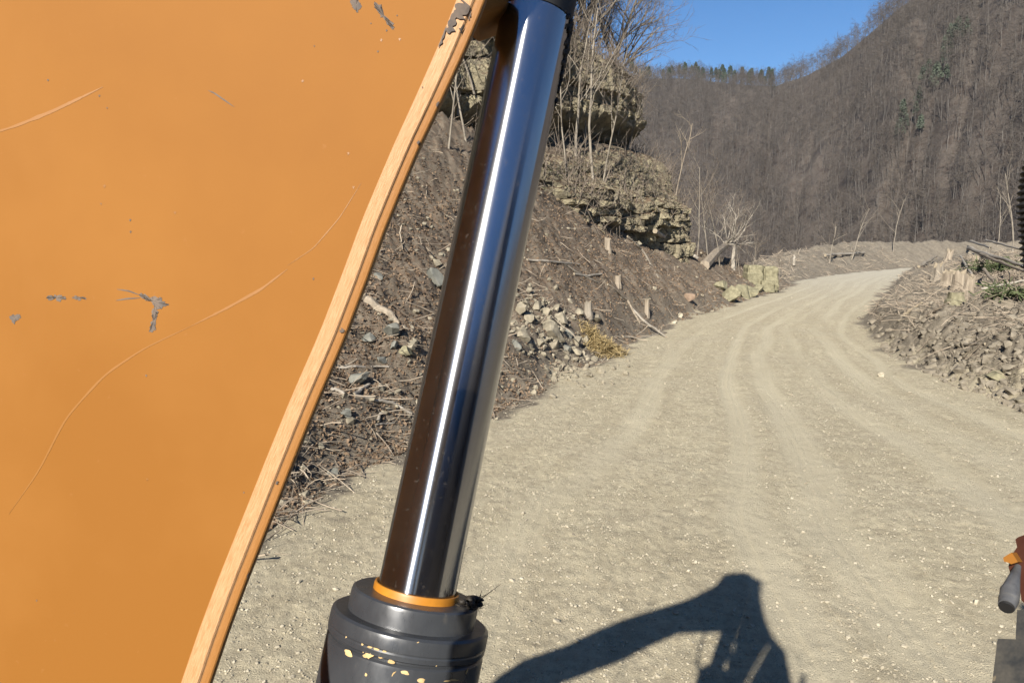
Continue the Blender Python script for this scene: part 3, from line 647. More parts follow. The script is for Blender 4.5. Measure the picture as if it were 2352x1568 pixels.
# gravel on the road
x, y, r_ = polar_scatter(65000, 3.6, 60, -30, 37)
h, dl, dr, w_, dF_ = terrain(x, y, True); patch = vn(x * .5, y * .5, None, 7) + 0.7 - 1.7 * track_mask(w_, y)
ok = (dl < .3) & (dr < .3) & (patch + rs.uniform(-1, 1, len(x)) > -0.1); x, y, h, r_ = x[ok], y[ok], h[ok], r_[ok]
s = (0.004 + 0.012 * rs.uniform(0, 1, len(x)) ** 3.5) * (1 + r_ / 45) * np.where(rs.uniform(size=len(x)) < .03, 1.9, 1)
sc3 = s[:, None] * rs.uniform(.6, 1.35, (len(x), 3)); sc3[:, 2] *= .7
V, Q, T, mi = tile(stones0, rs.randint(0, 8, len(x)), np.stack([x, y, h + s * .25], 1), eul(rs.uniform(-.4, .4, len(x)), rs.uniform(-.4, .4, len(x)), rs.uniform(0, 6.28, len(x))), sc3)
tag(mesh_obj('gravel', V, [Q, T], M_STONE), 'loose pale gravel strewn over the dirt road', 'gravel', kind='stuff')
# stones and clods on the banks
def bank_scatter(name, label, cat, n, m, smin, smax, pw, cond, vars_, rr0=6, rr1=70, flat=.75, a0=-36, a1=37):
    x, y, r_ = polar_scatter(n, rr0, rr1, a0, a1); h, dl, dr, w_, dF_ = terrain(x, y, True); ok = cond(x, y, dl, dr, dF_, h) ; x, y, h, r_ = x[ok], y[ok], h[ok], r_[ok]
    s = (smin + (smax - smin) * rs.uniform(0, 1, len(x)) ** pw) * (1 + r_ / 60); sc3 = s[:, None] * rs.uniform(.6, 1.4, (len(x), 3)); sc3[:, 2] *= flat
    V, Q, T, mi = tile(vars_, rs.randint(0, len(vars_), len(x)), np.stack([x, y, h + s * .04], 1), eul(rs.uniform(-.5, .5, len(x)), rs.uniform(-.5, .5, len(x)), rs.uniform(0, 6.28, len(x))), sc3)
    tag(mesh_obj(name, V, [Q, T], m), label, cat, kind='stuff')
bank_scatter('rubble', 'small angular stones scattered over the left bank', 'rubble', 16000, M_STONEB, .012, .09, 4, lambda x, y, dl, dr, dF, h: (dl > 0) & (dF > -.5) & (vn(x * .4, y * .4, None, 3) + rs.uniform(-.8, .8, len(x)) > .1), stones0)
bank_scatter('clods', 'broken mud clods and stones along the foot of the right bank', 'clods', 24000, M_CLOD, .012, .11, 6, lambda x, y, dl, dr, dF, h: (dr > -.1) & (dr < 5.5) & (rs.uniform(size=len(x)) < np.exp(-np.clip(dr - .6, 0, 9) / 1.1) * np.clip((25 - y) / 8, .06, 1)), stones0, 11, 34, 1.0, 20, 37)
hc = hit(1258, 765); n = 520; hx = hc[0] + rs.normal(size=n) * .75; hy = hc[1] + rs.normal(size=n) * 1.3; hs_ = .02 + .085 * rs.uniform(size=n) ** 2.2
V, Q, T, mi = tile(stones0, rs.randint(0, 8, n), np.stack([hx, hy, terrain(hx, hy) + hs_ * .35], 1), eul(rs.uniform(-1, 1, n), rs.uniform(-1, 1, n), rs.uniform(0, 6.28, n)), hs_[:, None] * rs.uniform(.5, 1.5, (n, 3)))
tag(mesh_obj('heap_rubble', V, [Q, T], M_STONEB), 'small broken stone filling the heap beside the ram', 'rubble', kind='stuff')
# leaves: bent quads
def leaf_var(seed):
    r = np.random.RandomState(seed); V = np.array([(-1, -.5, .15), (0, -.62, -.1), (1, -.35, .2), (1.05, .4, .1), (0, .6, -.12), (-.9, .5, .2)]) + r.normal(size=(6, 3)) * .12
    return V, np.array([(0, 1, 4, 5), (1, 2, 3, 4)]), np.zeros((0, 3), int), np.zeros(2, int)
leaves = [leaf_var(i) for i in range(6)]
x, y, r_ = polar_scatter(120000, 7, 58, -22, 24); h, dl, dr, w_, dF_ = terrain(x, y, True)
ok = (dl > .1) & (dF_ > -1.5) & (vn(x * .35, y * .35, None, 13) + .5 * vn(x * 1.7, y * 1.7, None, 14) + rs.uniform(-.7, .7, len(x)) > -.15); x, y, h, r_ = x[ok], y[ok], h[ok], r_[ok]
s = rs.uniform(.012, .03, len(x)) * (1 + r_ / 40)
V, Q, T, mi = tile(leaves, rs.randint(0, 6, len(x)), np.stack([x, y, h + s * .3], 1), eul(rs.normal(size=len(x)) * .6, rs.normal(size=len(x)) * .6, rs.uniform(0, 6.28, len(x))), np.repeat(s[:, None], 3, 1))
tag(mesh_obj('leaf_litter', V, [Q, T], M_LEAF), 'brown dead leaves covering the left bank', 'leaf litter', kind='stuff')
# twigs: thin crooked prisms
def twig_var(seed):
    r = np.random.RandomState(seed); G = Geo(); P = np.cumsum(np.array([(0, 0, 0)] + [(.25, r.normal() * .05, r.normal() * .03 + .01) for _ in range(4)]), 0) - np.array([.5, 0, 0]); G.tube(P, [.020, .018, .015, .011, .005], 4, 0, cap=False)
    if seed % 2: q = P[2]; G.tube([q, q + (.2, .15 * (1 if seed % 4 == 1 else -1), .08)], [.012, .004], 3, 0, cap=False)
    return G.arrays()
twigs = [twig_var(i) for i in range(8)]
def twig_scatter(name, label, n, m, cond, a0, a1, r0, r1, lmin, lmax, tilt=.35):
    x, y, r_ = polar_scatter(n, r0, r1, a0, a1); h, dl, dr, w_, dF_ = terrain(x, y, True); ok = cond(x, y, dl, dr, dF_, h); x, y, h, r_ = x[ok], y[ok], h[ok], r_[ok]
    L = lmin + (lmax - lmin) * rs.uniform(0, 1, len(x)) ** 2.5; th = rs.uniform(.3, 1.0, len(x)) * (1 + r_ / 60)
    V, Q, T, mi = tile(twigs, rs.randint(0, 8, len(x)), np.stack([x, y, h + .03 + L * .02], 1), eul(rs.uniform(0, 6, len(x)), rs.normal(size=len(x)) * tilt, rs.uniform(0, 6.28, len(x))), np.stack([L, L ** .5 * th * .55, L ** .5 * th * .55], 1))
    tag(mesh_obj(name, V, [Q, T], m), label, 'twigs', kind='stuff')
twig_scatter('twigs', 'fallen twigs tangled over the left bank', 15000, M_STICK, lambda x, y, dl, dr, dF, h: (dl > -.05) & (dF > -1) & (rs.uniform(size=len(x)) < .55), -22, 26, 7, 58, .08, 1.1)
twig_scatter('brush', 'splintered brush strewn over the right bank', 30000, M_STICK, lambda x, y, dl, dr, dF, h: (dr > .4) & (rs.uniform(size=len(x)) < np.clip(.15 + dr * .09, 0, .9)), 20, 37, 13, 75, .1, 1.3, .4)
twig_scatter('berm_brush', 'sticks and roots littering the far roadside berm', 3500, M_STICK, lambda x, y, dl, dr, dF, h: (dl > .3) & (y > 50) & (dF > -1.5), 18, 34, 50, 110, .3, 2.2)
# upright grass and root sprouts on the cliff brow and slope
rs = np.random.RandomState(19)
G = Geo()
iA, iB = [int(np.argmin(np.abs(S - seg[q_]))) for q_ in (3, 6)]
for i in range(10500):
    sI = rs.randint(60, len(S) - 70) if i < 6500 else rs.randint(iA, iB)
    j = int(nz_f + rs.uniform(0, 22)) if rs.uniform() < .55 else int(rs.uniform(.1, 1) * (nz_f - 1))
    p = np.array([CLX[sI, j], CLY[sI, j], CLZ[sI, j]])
    if j < nz_f and not (4.8 < p[2] < 7.2): 
        if rs.uniform() < .75: continue
    out = np.array([NX[sI], NY[sI], 0]); L = rs.uniform(.35, 1.5) * (1 if i < 6500 else 1.5); d = out * rs.uniform(-.1, .8) + rs.normal(size=3) * .35 + np.array([0, 0, rs.choice([1.0, 1.0, -.6])]); d /= np.linalg.norm(d)
    m_ = p + d * L * .5 + rs.normal(size=3) * .06; G.tube([p, m_, m_ + (d + rs.normal(size=3) * .35 + (0, 0, -.1)) * L * .5], [.014, .011, .006], 3, 0, cap=False)
tag(G.build('cliff_brush', M_TWIG), 'bare vines and brush clinging to the cliff and its brow', 'brush', kind='stuff')

# ------------------------------------------------------------------ single rocks, logs, stumps
def rock(px, py, size, m, label, cat='rock', flat=.6, seed=0, group=None, name='rock', tiltx=0.0, aspect=1.0, sub=2, cuts=9, sink=.25):
    V, Q, T, mi = stone_var(1000 + seed, 3, 15, .13, (.25, .62)); V = V / np.abs(V).max(0); p = hit(px, py)
    dist = np.dot(p - EYE, FW); s = size * dist / F_PX / 2 * 1.25
    V = V * np.array([s * aspect, s, s * flat * 1.3]); R = eul(np.array([tiltx]), np.array([(seed * 37 % 7 - 3) * .1]), np.array([(seed * 1.7) % 3.1 - 1.5]))[0]
    V = V @ R.T; o = mesh_obj(name, V, [T], m, None, False); o.location = Vector(p + np.array([0, 0, s * flat * .28])); return tag(o, label, cat, group)
rock(1002, 655, 42, M_GREYR, 'squarish grey rock on the leafy slope left of the ram', flat=1.0, seed=1)
rock(1385 - 15, 735, 34, M_STONEB, 'long slanting pale slab at the right of the stone heap', seed=2, flat=.5)
pile = [(1190, 715, 30, 'pale slab highest in the heap beside the ram'), (1215, 735, 24, 'small tan stone left in the heap'), (1232, 708, 26, 'flat pale stone at the top of the heap'), (1255, 722, 28, 'blocky tan stone near the top of the heap'),
        (1276, 712, 22, 'small stone at the upper right of the heap'), (1292, 745, 40, 'slanting pale block at the right of the heap'), (1262, 765, 52, 'largest pale boulder in the middle of the heap'), (1305, 770, 26, 'grey angular stone right of the largest boulder'),
        (1240, 790, 20, 'little stone below the largest boulder'), (1275, 800, 30, 'light stone at the foot of the heap'), (1300, 806, 22, 'pointed grey stone at the foot of the heap'), (1325, 790, 24, 'pale stone beside the straw'),
        (1345, 785, 22, 'white edged stone just above the straw'), (1200, 775, 34, 'mossy stone in the heap beside the ram'), (1190, 800, 24, 'grey stone low in the heap beside the ram'), (1180, 745, 22, 'tan stone half hidden by the ram'),
        (1330, 722, 18, 'dark wedge stone above the heap')]
for i, (px, py, s, lb) in enumerate(pile): rock(px, py, s, M_GREYR if i in (7, 10, 14) else M_STONEB, lb, seed=10 + i, flat=.7, group='stones in the heap beside the ram')
for i, (px, py, s, m, lb) in enumerate([(895, 770, 46, M_GREYR, 'grey tilted slab below the thick grey log'), (850, 785, 34, M_GREYR, 'flat grey stone near the boom edge'), (928, 815, 34, M_BOULD, 'yellowish stone with dark shadow left of the ram'), (945, 800, 28, M_STONEB, 'brown pointed stone beside the yellowish one'),
        (905, 800, 24, M_GREYR, 'small grey stone above the yellowish one'), (880, 830, 30, M_GREYR, 'dull half-buried stone left of the yellowish one'), (820, 880, 40, M_GREYR, 'mossy half-buried boulder below the white stick'), (790, 950, 26, M_GREYR, 'flat brown stone near the boom edge low on the bank'),
        (765, 1090, 34, M_GREYR, 'low flat stone at the bottom of the bank'), (960, 720, 20, M_STONEB, 'tan pebble stone close to the ram on the slope'), (870, 640, 22, M_GREYR, 'dark stone beside the boom edge high on the slope')]):
    rock(px, py, s, m, lb, seed=40 + i, flat=.6)
for i, (px, py, s, m, lb) in enumerate([(2292, 872, 34, M_BOULD, 'pale rounded stone among the clods at the right edge'), (2095, 832, 18, M_STONEB, 'small pale stone at the foot of the right bank'), (2026, 865, 14, M_STONE, 'whitish flat stone on the road near the right bank'), (2345, 925, 20, M_STONEB, 'pale stone at the road edge far right'),
        (2325, 905, 22, M_CLOD, 'brown clod below the pale rounded stone'), (2205, 855, 24, M_CLOD, 'big dark clod in the row at the right bank'), (2140, 845, 20, M_CLOD, 'dark clod at the left end of the clod row'), (2260, 885, 24, M_CLOD, 'brown clod between the pale stone and the road'),
        (2320, 845, 26, M_CLOD, 'grey clod above the pale rounded stone'), (1562, 728, 14, M_STONE, 'white stone where the left bank meets the road'), (1548, 742, 12, M_STONE, 'second white stone at the corner of the left bank'), (1503, 662, 10, M_STONE, 'small white block high on the red-brown slope'), (1468, 562, 12, M_STONE, 'cream block under the cliff end')]):
    rock(px, py, s, m, lb, seed=60 + i, flat=.75)
rock(1580, 688, 28, simple('pink_brown_slab', (.20, .14, .10), (.31, .225, .16), 6, bumpd=.01), 'pinkish brown round slab lying on the left bank by the road', seed=80, flat=.5, tiltx=-.6)
for i, (px, py, s, lb) in enumerate([(1672, 688, 46, 'left chunk of the yellow rubble below the square boulder'), (1700, 678, 40, 'mossy chunk in the yellow rubble'), (1725, 680, 34, 'middle chunk of the yellow rubble'), (1740, 672, 26, 'small chunk at the right of the yellow rubble'), (1655, 662, 26, 'pale upright splinter stone above the yellow rubble'), (1765, 665, 18, 'little stone right of the yellow rubble')]):
    rock(px, py, s, M_BOULD, lb, seed=90 + i, flat=.75)
# the square cracked boulder
p = hit(1748, 660); dist = (p - EYE) @ FW; sx = 72 * dist / F_PX / 2; sz = 50 * dist / F_PX
bt = empty('cracked_boulder', p, 'square yellowish boulder split by a dark crack beside the road bend', 'boulder')
def block(name, x0, x1, y0, y1, z0, z1, seed, tilt=0):
    n = 14; u = np.linspace(-1, 1, n); V = []; Fq = []; k_ = 0
    for ax in range(3):
        for sg in (-1, 1):
            A, B = np.meshgrid(u, u, indexing='ij'); c = [None] * 3; c[ax] = np.full_like(A, sg); c[(ax + 1) % 3] = A; c[(ax + 2) % 3] = B; q = np.stack(c, -1).reshape(-1, 3)
            V.append(q); f = grid_faces(n, n); Fq.append((f if sg > 0 else f[:, ::-1]) + k_); k_ += n * n
    V = np.concatenate(V); Fq = np.concatenate(Fq)
    q = np.sign(V) * np.abs(V) ** 1.0; nn = fbm(V[:, 0] * 1.7 + seed, V[:, 1] * 1.7, V[:, 2] * 2.6, 4, seed, .6); led = np.floor((V[:, 2] * .5 + .5) * 4 + .3 * nn); nn2 = .5 - _h(led.astype(int), led.astype(int) * 0 + seed, led.astype(int) * 0, 4)
    rnd_ = 1 - .10 * (np.sum(np.abs(V) > .9, 1) >= 2); q = q * rnd_[:, None] * (1 + .10 * nn + .10 * nn2)[:, None]
    P = np.stack([(x0 + x1) / 2 + q[:, 0] * (x1 - x0) / 2 + tilt * q[:, 2], (y0 + y1) / 2 + q[:, 1] * (y1 - y0) / 2, (z0 + z1) / 2 + q[:, 2] * (z1 - z0) / 2], 1)
    mesh_obj(name, P, [Fq], M_BOULD, bt)
block('left_half', -sx, -.06 * sx, -.5, .7, -.3, sz, 3); block('right_half', .06 * sx, sx * .95, -.45, .7, -.3, sz * .96, 5, -.05)
block('foot_block', -.25 * sx, .55 * sx, -.9, -.2, -.3, sz * .34, 8)

def log(pts, w, label, m=M_LOG, name='log', cat='log', lift=.5, taper=.75, group=None, pos3=None, ends=True):
    P = hits(pts) if pos3 is None else np.array(pos3); d = (P - EYE) @ FW; r = w * d / F_PX / 2
    rr_ = r * np.linspace(1, taper, len(P)); P = P + np.array([0, 0, 1]) * (rr_ * lift)[:, None]
    t = np.linspace(0, 1, len(P)); tt = np.linspace(0, 1, max(9, len(P) * 3)); Q = np.stack([np.interp(tt, t, P[:, i]) for i in range(3)], 1); R = np.interp(tt, t, rr_)
    rn = np.random.RandomState(int(w * 7 + pts[0][0]) if pos3 is None else int(w * 11)); Q[1:-1] += rn.normal(size=(len(tt) - 2, 3)) * (R[1:-1, None] * .25); R = R * (1 + rn.uniform(-.12, .12, len(R)))
    G = Geo(); G.tube(Q, R, 9, 0); V, q, T, mi = G.arrays()
    ns_ = len(q); mi = mi.copy(); mi[ns_:] = 1
    o = mesh_obj(name, V, [q, T], m, None, False, mats=[m, M_CUT if ends else m], midx=mi); return tag(o, label, cat, group)
def seg_lift(a, b, za, zb):
    p, q = hit(*a), hit(*b); p[2] += za; q[2] += zb; return [p, p + (q - p) * .33, p + (q - p) * .66, q]
log([(832, 690), (862, 708), (895, 728), (915, 748)], 24, 'thick weathered grey log sticking out from behind the boom', taper=.5)
log([(913, 745), (930, 755), (948, 762)], 7, 'splintered thin end beside the thick grey log', name='stick', cat='stick')
log([(775, 852), (810, 850), (860, 846), (893, 846)], 7, 'straight whitish stick lying level on the bank', M_PALE, 'stick', 'stick')
log([(812, 912), (830, 900), (848, 885)], 11, 'short stout stick slanting on the lower bank', M_PALE, 'stick', 'stick')
log([(815, 915), (860, 922), (905, 932), (945, 952)], 9, 'long bent pale stick reaching to the ram', M_PALE, 'stick', 'stick')
log([(868, 975), (873, 962), (878, 955)], 7, 'small hooked twig standing on the dirt', M_PALE, 'stick', 'stick', lift=2)
log([(862, 980), (880, 978), (905, 976)], 6, 'small level twig lying on the dirt', M_PALE, 'stick', 'stick')
log([(760, 895), (780, 905), (800, 915)], 9, 'pale stick end beside the boom edge', M_PALE, 'stick', 'stick')
log([(780, 850), (800, 840), (820, 830)], 6, 'grey stick crossing the whitish one', M_LOG, 'stick', 'stick')
log([(1210, 598), (1260, 602), (1330, 610)], 6, 'faint pale stick high on the slope right of the ram', M_PALE, 'stick', 'stick')
log([(1318, 632), (1350, 635), (1382, 632)], 6, 'level pale stick on the brown slope', M_PALE, 'stick', 'stick')
log([(1285, 600), (1320, 625), (1370, 650)], 5, 'dark root snaking down the slope', M_BARK, 'stick', 'stick')
log([(1440, 545), (1475, 575), (1512, 640)], 6, 'dark branch lying down the slope below the cliff', M_BARK, 'stick', 'stick')
log([(1395, 655), (1440, 690), (1470, 745)], 6, 'fallen branch on the middle of the left bank', M_LOG, 'stick', 'stick')
log([(1450, 710), (1480, 740), (1530, 775)], 6, 'pale branch end near the foot of the left bank', M_PALE, 'stick', 'stick')
log([(1430, 775), (1470, 778), (1530, 765)], 6, 'dark stick along the edge of the road', M_BARK, 'stick', 'stick')
log(None, 12, 'long pale fallen trunk propped from the cliff foot down the slope', M_PALE, 'fallen_trunk', 'fallen tree', pos3=[cliff_hit(1500, 532) + (0, -.5, 0)] + list(hits([(1540, 570), (1575, 588), (1602, 606)], .25)), lift=.3, taper=.6)
log(None, 6, 'thin pale pole leaning behind the long fallen trunk', M_PALE, 'stick', 'stick', pos3=seg_lift((1560, 545), (1610, 590), 1.0, .2))
# broken tree: sloping bole, upright fork, twigs
bp = hit(1618, 612); bq = hit(1665, 606); bq[2] += 1.15
br_ = empty('broken_tree', bp, 'broken pale tree with sloping bole and upturned twigs at the road bend', 'tree')
G = Geo(); a = bp * 0; b = bq - bp; G.tube([a, a + (b - a) * .5 + (0, 0, .12), b], [.30, .25, .20], 8, 0); G.build('trunk', M_LOG, br_)
G = Geo(); c0 = b + np.array([.5, -.1, .05]); G.tube([c0 + (.05, 0, -1.9), c0 + (.0, 0, -.9), c0 + (.05, 0, .0), b + (-.1, 0, .2)], [.16, .13, .12, .1], 7, 0); rn = np.random.RandomState(8)
for i in range(11): branch(G, rn, b + np.array([rn.uniform(-.2, .5), 0, .1]), np.array([rn.uniform(-.4, 1.3), rn.normal() * .4, rn.uniform(.2, 1.2)]), rn.uniform(1.2, 2.9), rn.uniform(.03, .08), 1, 3, (6, 5, 4, 3), (5, 4, 3, 2), .05, .35, .2, (0, 0))
G.build('crown', M_PALE, br_)
# straw patch
sp_ = hit(1385, 806); G = Geo(); rn = np.random.RandomState(4)
for i in range(1900):
    q = rn.normal(size=2) * .30; L = rn.uniform(.15, .4); hgt = max(0, .32 * (1 - (q[0] ** 2 + q[1] ** 2) / .6)); 
    if q @ q > .62: continue
    a = rn.uniform(0, 6.28); X0 = sp_[0] + q[0] * .9; Y0 = sp_[1] + q[1] * 1.1; z0 = float(terrain(X0, Y0)) + rn.uniform(0, 1) * hgt + .02
    d = np.array([math.cos(a), math.sin(a), rn.normal() * .4]) * L / 2; c = np.array([X0, Y0, z0]) - sp_; n_ = np.array([-math.sin(a), math.cos(a), .3]) * .008; G.add([c - d + n_, c - d - n_, c + d - n_, c + d + n_], [(0, 1, 2, 3)])
o = G.build('straw_heap', M_STRAW); o.location = Vector(sp_); tag(o, 'small heap of yellow straw at the left edge of the road', 'straw')

# stumps and logs on the right bank
def stump(px, py, wpx, hpx, label, m=M_LOG, seed=0, lean=0.0, group='cut stumps on the right bank', broken=False):
    p = hit(px, py); d = (p - EYE) @ FW; r = wpx * d / F_PX / 2; H = .8 * hpx * d / F_PX; t = empty('stump', p, label, 'stump', group); rn = np.random.RandomState(seed)
    n = 14; th = np.arange(n) / n * 6.283; fl = 1 + .15 * rn.normal(size=n) * .6; rows = []
    zs = [-.15, 0, .25 * H, .6 * H, H]; fs = [1.35, 1.2, 1.0, .93, .9]
    for z, f in zip(zs, fs):
        zz = z + (rn.uniform(-.25, .25, n) * H * (1 if broken else .12) if z == H else 0); rows.append(np.stack([np.cos(th) * r * f * fl + lean * max(z, 0), np.sin(th) * r * f * fl, np.full(n, z) + (zz - z)], 1))
    V = np.concatenate(rows); mesh_obj('bole', V, [grid_faces(5, n, True)], m, t)
    top = np.concatenate([rows[-1] + (0, 0, .002), rows[-1].mean(0)[None]]); mesh_obj('cut_face', top, [np.array([(i, (i + 1) % n, n) for i in range(n)])], M_CUT, t); return t
stump(2155, 640, 22, 38, 'dark narrow stump at the left end of the stump row', M_BARK, 1, broken=True); stump(2178, 652, 30, 36, 'broad cracked stump second in the row', seed=2, broken=True)
stump(2200, 665, 28, 50, 'tall splintered stump in the middle of the row', seed=3, broken=True); stump(2222, 672, 22, 46, 'pale leaning stump at the right of the row', seed=4, lean=.15, broken=True)
stump(2195, 690, 34, 24, 'low square stump in front of the row', M_BOULD, 5); stump(2214, 692, 18, 26, 'narrow pale post beside the low square stump', M_LOG, 6); stump(2175, 600, 16, 30, 'small leaning stump farther back on the bank', seed=7, lean=.3, broken=True)
stump(2240, 612, 16, 26, 'thin upright stump below the felled trunks', seed=8, broken=True); stump(1485, 722, 12, 38, 'yellowish snapped stump on the left bank', seed=9, broken=True, group='snapped stumps on the left bank'); stump(1418, 655, 14, 24, 'short grey snapped stump on the left bank', seed=10, broken=True, group='snapped stumps on the left bank')
stump(1350, 722, 18, 34, 'dark snapped stump above the stone heap', M_BARK, 11, broken=True, group='snapped stumps on the left bank'); stump(1585 - 190, 575, 16, 30, 'grey stump under the ledge below the cliff', seed=12, broken=True, group='snapped stumps on the left bank')
log(None, 10, 'long pale felled trunk pointing down to the right edge', M_PALE, pos3=seg_lift((2222, 600), (2352, 668), .7, .7))
log(None, 8, 'second felled trunk just under the longest one', M_LOG, pos3=seg_lift((2250, 622), (2375, 690), .75, .6))
log(None, 5, 'thin felled pole above the longest trunk', M_PALE, pos3=seg_lift((2262, 585), (2380, 655), 1.1, .9))
log(None, 6, 'short pole poking up left over the brush pile', M_PALE, pos3=seg_lift((2228, 575), (2272, 600), 1.2, .8))
log(None, 8, 'dark-shaded log slanting down in the brush', M_LOG, pos3=seg_lift((2258, 645), (2305, 695), .35, .15))
log(None, 7, 'pale splintered plank lying on the right bank', M_CUT, 'plank', 'plank', pos3=seg_lift((2075, 728), (2118, 700), .05, .05))
log(None, 7, 'grey root lying across the right bank', M_LOG, 'root', 'root', pos3=seg_lift((2135, 725), (2180, 700), .05, .05))
log(None, 6, 'long thin pole lying level to the right edge', M_PALE, 'stick', 'stick', pos3=seg_lift((2250, 692), (2360, 672), .3, .3))
log(None, 6, 'leaning stick beside the tall stumps', M_PALE, 'stick', 'stick', pos3=seg_lift((2232, 640), (2205, 600), .1, .3))
log(None, 7, 'root sprawling on the left of the stump row', M_BARK, 'root', 'root', pos3=seg_lift((2110, 618), (2150, 600), .1, .4))
log(None, 8, 'dark bark strip lying on the right bank above the clods', M_BARK, 'bark_strip', 'bark', pos3=seg_lift((2196, 798), (2262, 800), .03, .03))
log(None, 6, 'straight stick at the foot of the far berm', M_PALE, 'stick', 'stick', pos3=seg_lift((1895, 596), (1985, 590), .3, .3))
log(None, 7, 'short pale post on the far berm', M_PALE, 'post', 'post', pos3=[hit(1823, 612), hit(1823, 612) + (0, 0, .5), hit(1823, 612) + (0, 0, 1.0)])
tr_lo = [(1955, 590, 6.2, 'leaning bare sapling behind the far berm'), (2052, 572, 7.0, 'forked bare sapling standing behind the far berm'), (2325, 575, 6.5, 'pale sapling above the brush pile at the right edge'), (2290, 560, 8.0, 'thin straight bare sapling beyond the brush pile'), (1905, 598, 4.0, 'small bare sapling behind the left of the far berm')]
for i, (px, py, H, lb) in enumerate(tr_lo):
    make_tree('sapling', 600 + i, H, .07, lb, 'saplings beyond the road bend', hit(px, py + 6), ((.25, -.05, .08, 0, .1)[i], 0), kids=(7, 4, 3, 2), maxlev=3, mats=(M_BARK, M_TWIG), wob=.25)
# cut evergreen boughs in the brush
rs = np.random.RandomState(55)
for (px, py, n, lb) in ((2295, 625, 520, 'green cut evergreen boughs under the felled trunks'), (2335, 690, 160, 'smaller spray of green boughs low at the right edge')):
    p = hit(px, py); G = Geo(); dd = (p - EYE) @ FW / F_PX
    for i in range(n):
        q = rs.normal(size=3) * np.array([42 * dd, 30 * dd, 14 * dd]) * .8; q[2] = abs(q[2]) + .05; d = rs.normal(size=3) * np.array([1, 1, .5]); d /= np.linalg.norm(d); sd = np.cross(d, rs.normal(size=3)); sd /= np.linalg.norm(sd); L = rs.uniform(.15, .4)
        G.add([q - d * L + sd * .012, q - d * L - sd * .012, q + d * L - sd * .02, q + d * L + sd * .02], [(0, 1, 2, 3)])
    o = G.build('evergreen_boughs', M_GREEN); o.location = Vector(p); tag(o, lb, 'boughs')

# ------------------------------------------------------------------ the machine in the foreground
ex = empty('excavator', (0, 0, 0), 'orange excavator whose boom, chrome ram and fittings fill the left foreground', 'excavator')
# --- boom side plate
n_face = np.array([-0.10, -0.99, 0.08]); n_face /= np.linalg.norm(n_face)
Q0 = W(800, 600, 0.33)
def on_plane(px, py, off=0.0):
    d = ray(px, py); t = ((Q0 + n_face * off - EYE) @ n_face) / (d @ n_face); return EYE + d * t
fb = np.array([(1120, -330), (1075, -70), (1048, 0), (1012, 92), (955, 221), (905, 330), (875, 400), (829, 510), (792, 612), (735, 760), (668, 913), (612, 1050), (548, 1210), (500, 1330), (455, 1450), (415, 1568), (330, 1800)], float)
yy = np.linspace(-330, 1800, 160); bx = np.interp(yy, fb[:, 1], fb[:, 0])
for _ in range(6): bx[1:-1] = (bx[:-2] + bx[2:] + 2 * bx[1:-1]) / 4
A = np.array([on_plane(u, v) for u, v in zip(bx, yy)])
tn = np.gradient(A, axis=0); tn /= np.linalg.norm(tn, axis=1)[:, None]; ee = np.cross(n_face, tn); ee *= np.sign(ee[:, :1]); mm_ = -n_face
cols = 40; left = np.array([on_plane(-40, v) for v in yy]); tt = np.linspace(0, 1, cols)
P = left[:, None] + (A - left)[:, None] * tt[None, :, None]
plate = mesh_obj('boom_plate', P.reshape(-1, 3), grid_faces(len(yy), cols), M_ORANGE, ex, True)
wid = np.interp(yy, [-330, 0, 300, 1568, 1800], [.80, .82, .74, .92, 1.0])
sec = np.array([(0, 0), (.5, .02), (1.1, .15), (3.9, .85), (6.8, 1.6), (9.6, 2.4), (10.4, 3.2), (10.9, 4.0), (11.4, 4.3), (13.5, 4.9), (15.6, 5.6), (16.4, 6.4), (16.8, 8.0), (16.8, 10.5)]) * 1e-3
P = A[:, None] + ee[:, None] * sec[None, :, :1] * wid[:, None, None] * .77 + mm_ * sec[None, :, 1:] * .77
al = np.repeat(yy[:, None] / 100, len(sec), 1); ac = np.repeat(np.linspace(0, 1, len(sec))[None], len(yy), 0)
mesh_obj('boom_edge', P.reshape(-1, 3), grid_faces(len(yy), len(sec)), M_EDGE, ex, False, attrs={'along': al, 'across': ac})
B = P[:, -1]; dv = B - EYE; dv[:, 2] *= .25; dv /= np.linalg.norm(dv, axis=1)[:, None]
back = B + dv * .03 + np.array([-.012, 0, 0]); bl = left + dv * .03 + np.array([.006, 0, 0])
P = np.stack([B, B + (back - B) * .5, back, back * .5 + bl * .5, bl, left], 1)
mesh_obj('boom_box', P.reshape(-1, 3), grid_faces(len(yy), 6), M_ORANGE, ex, False)
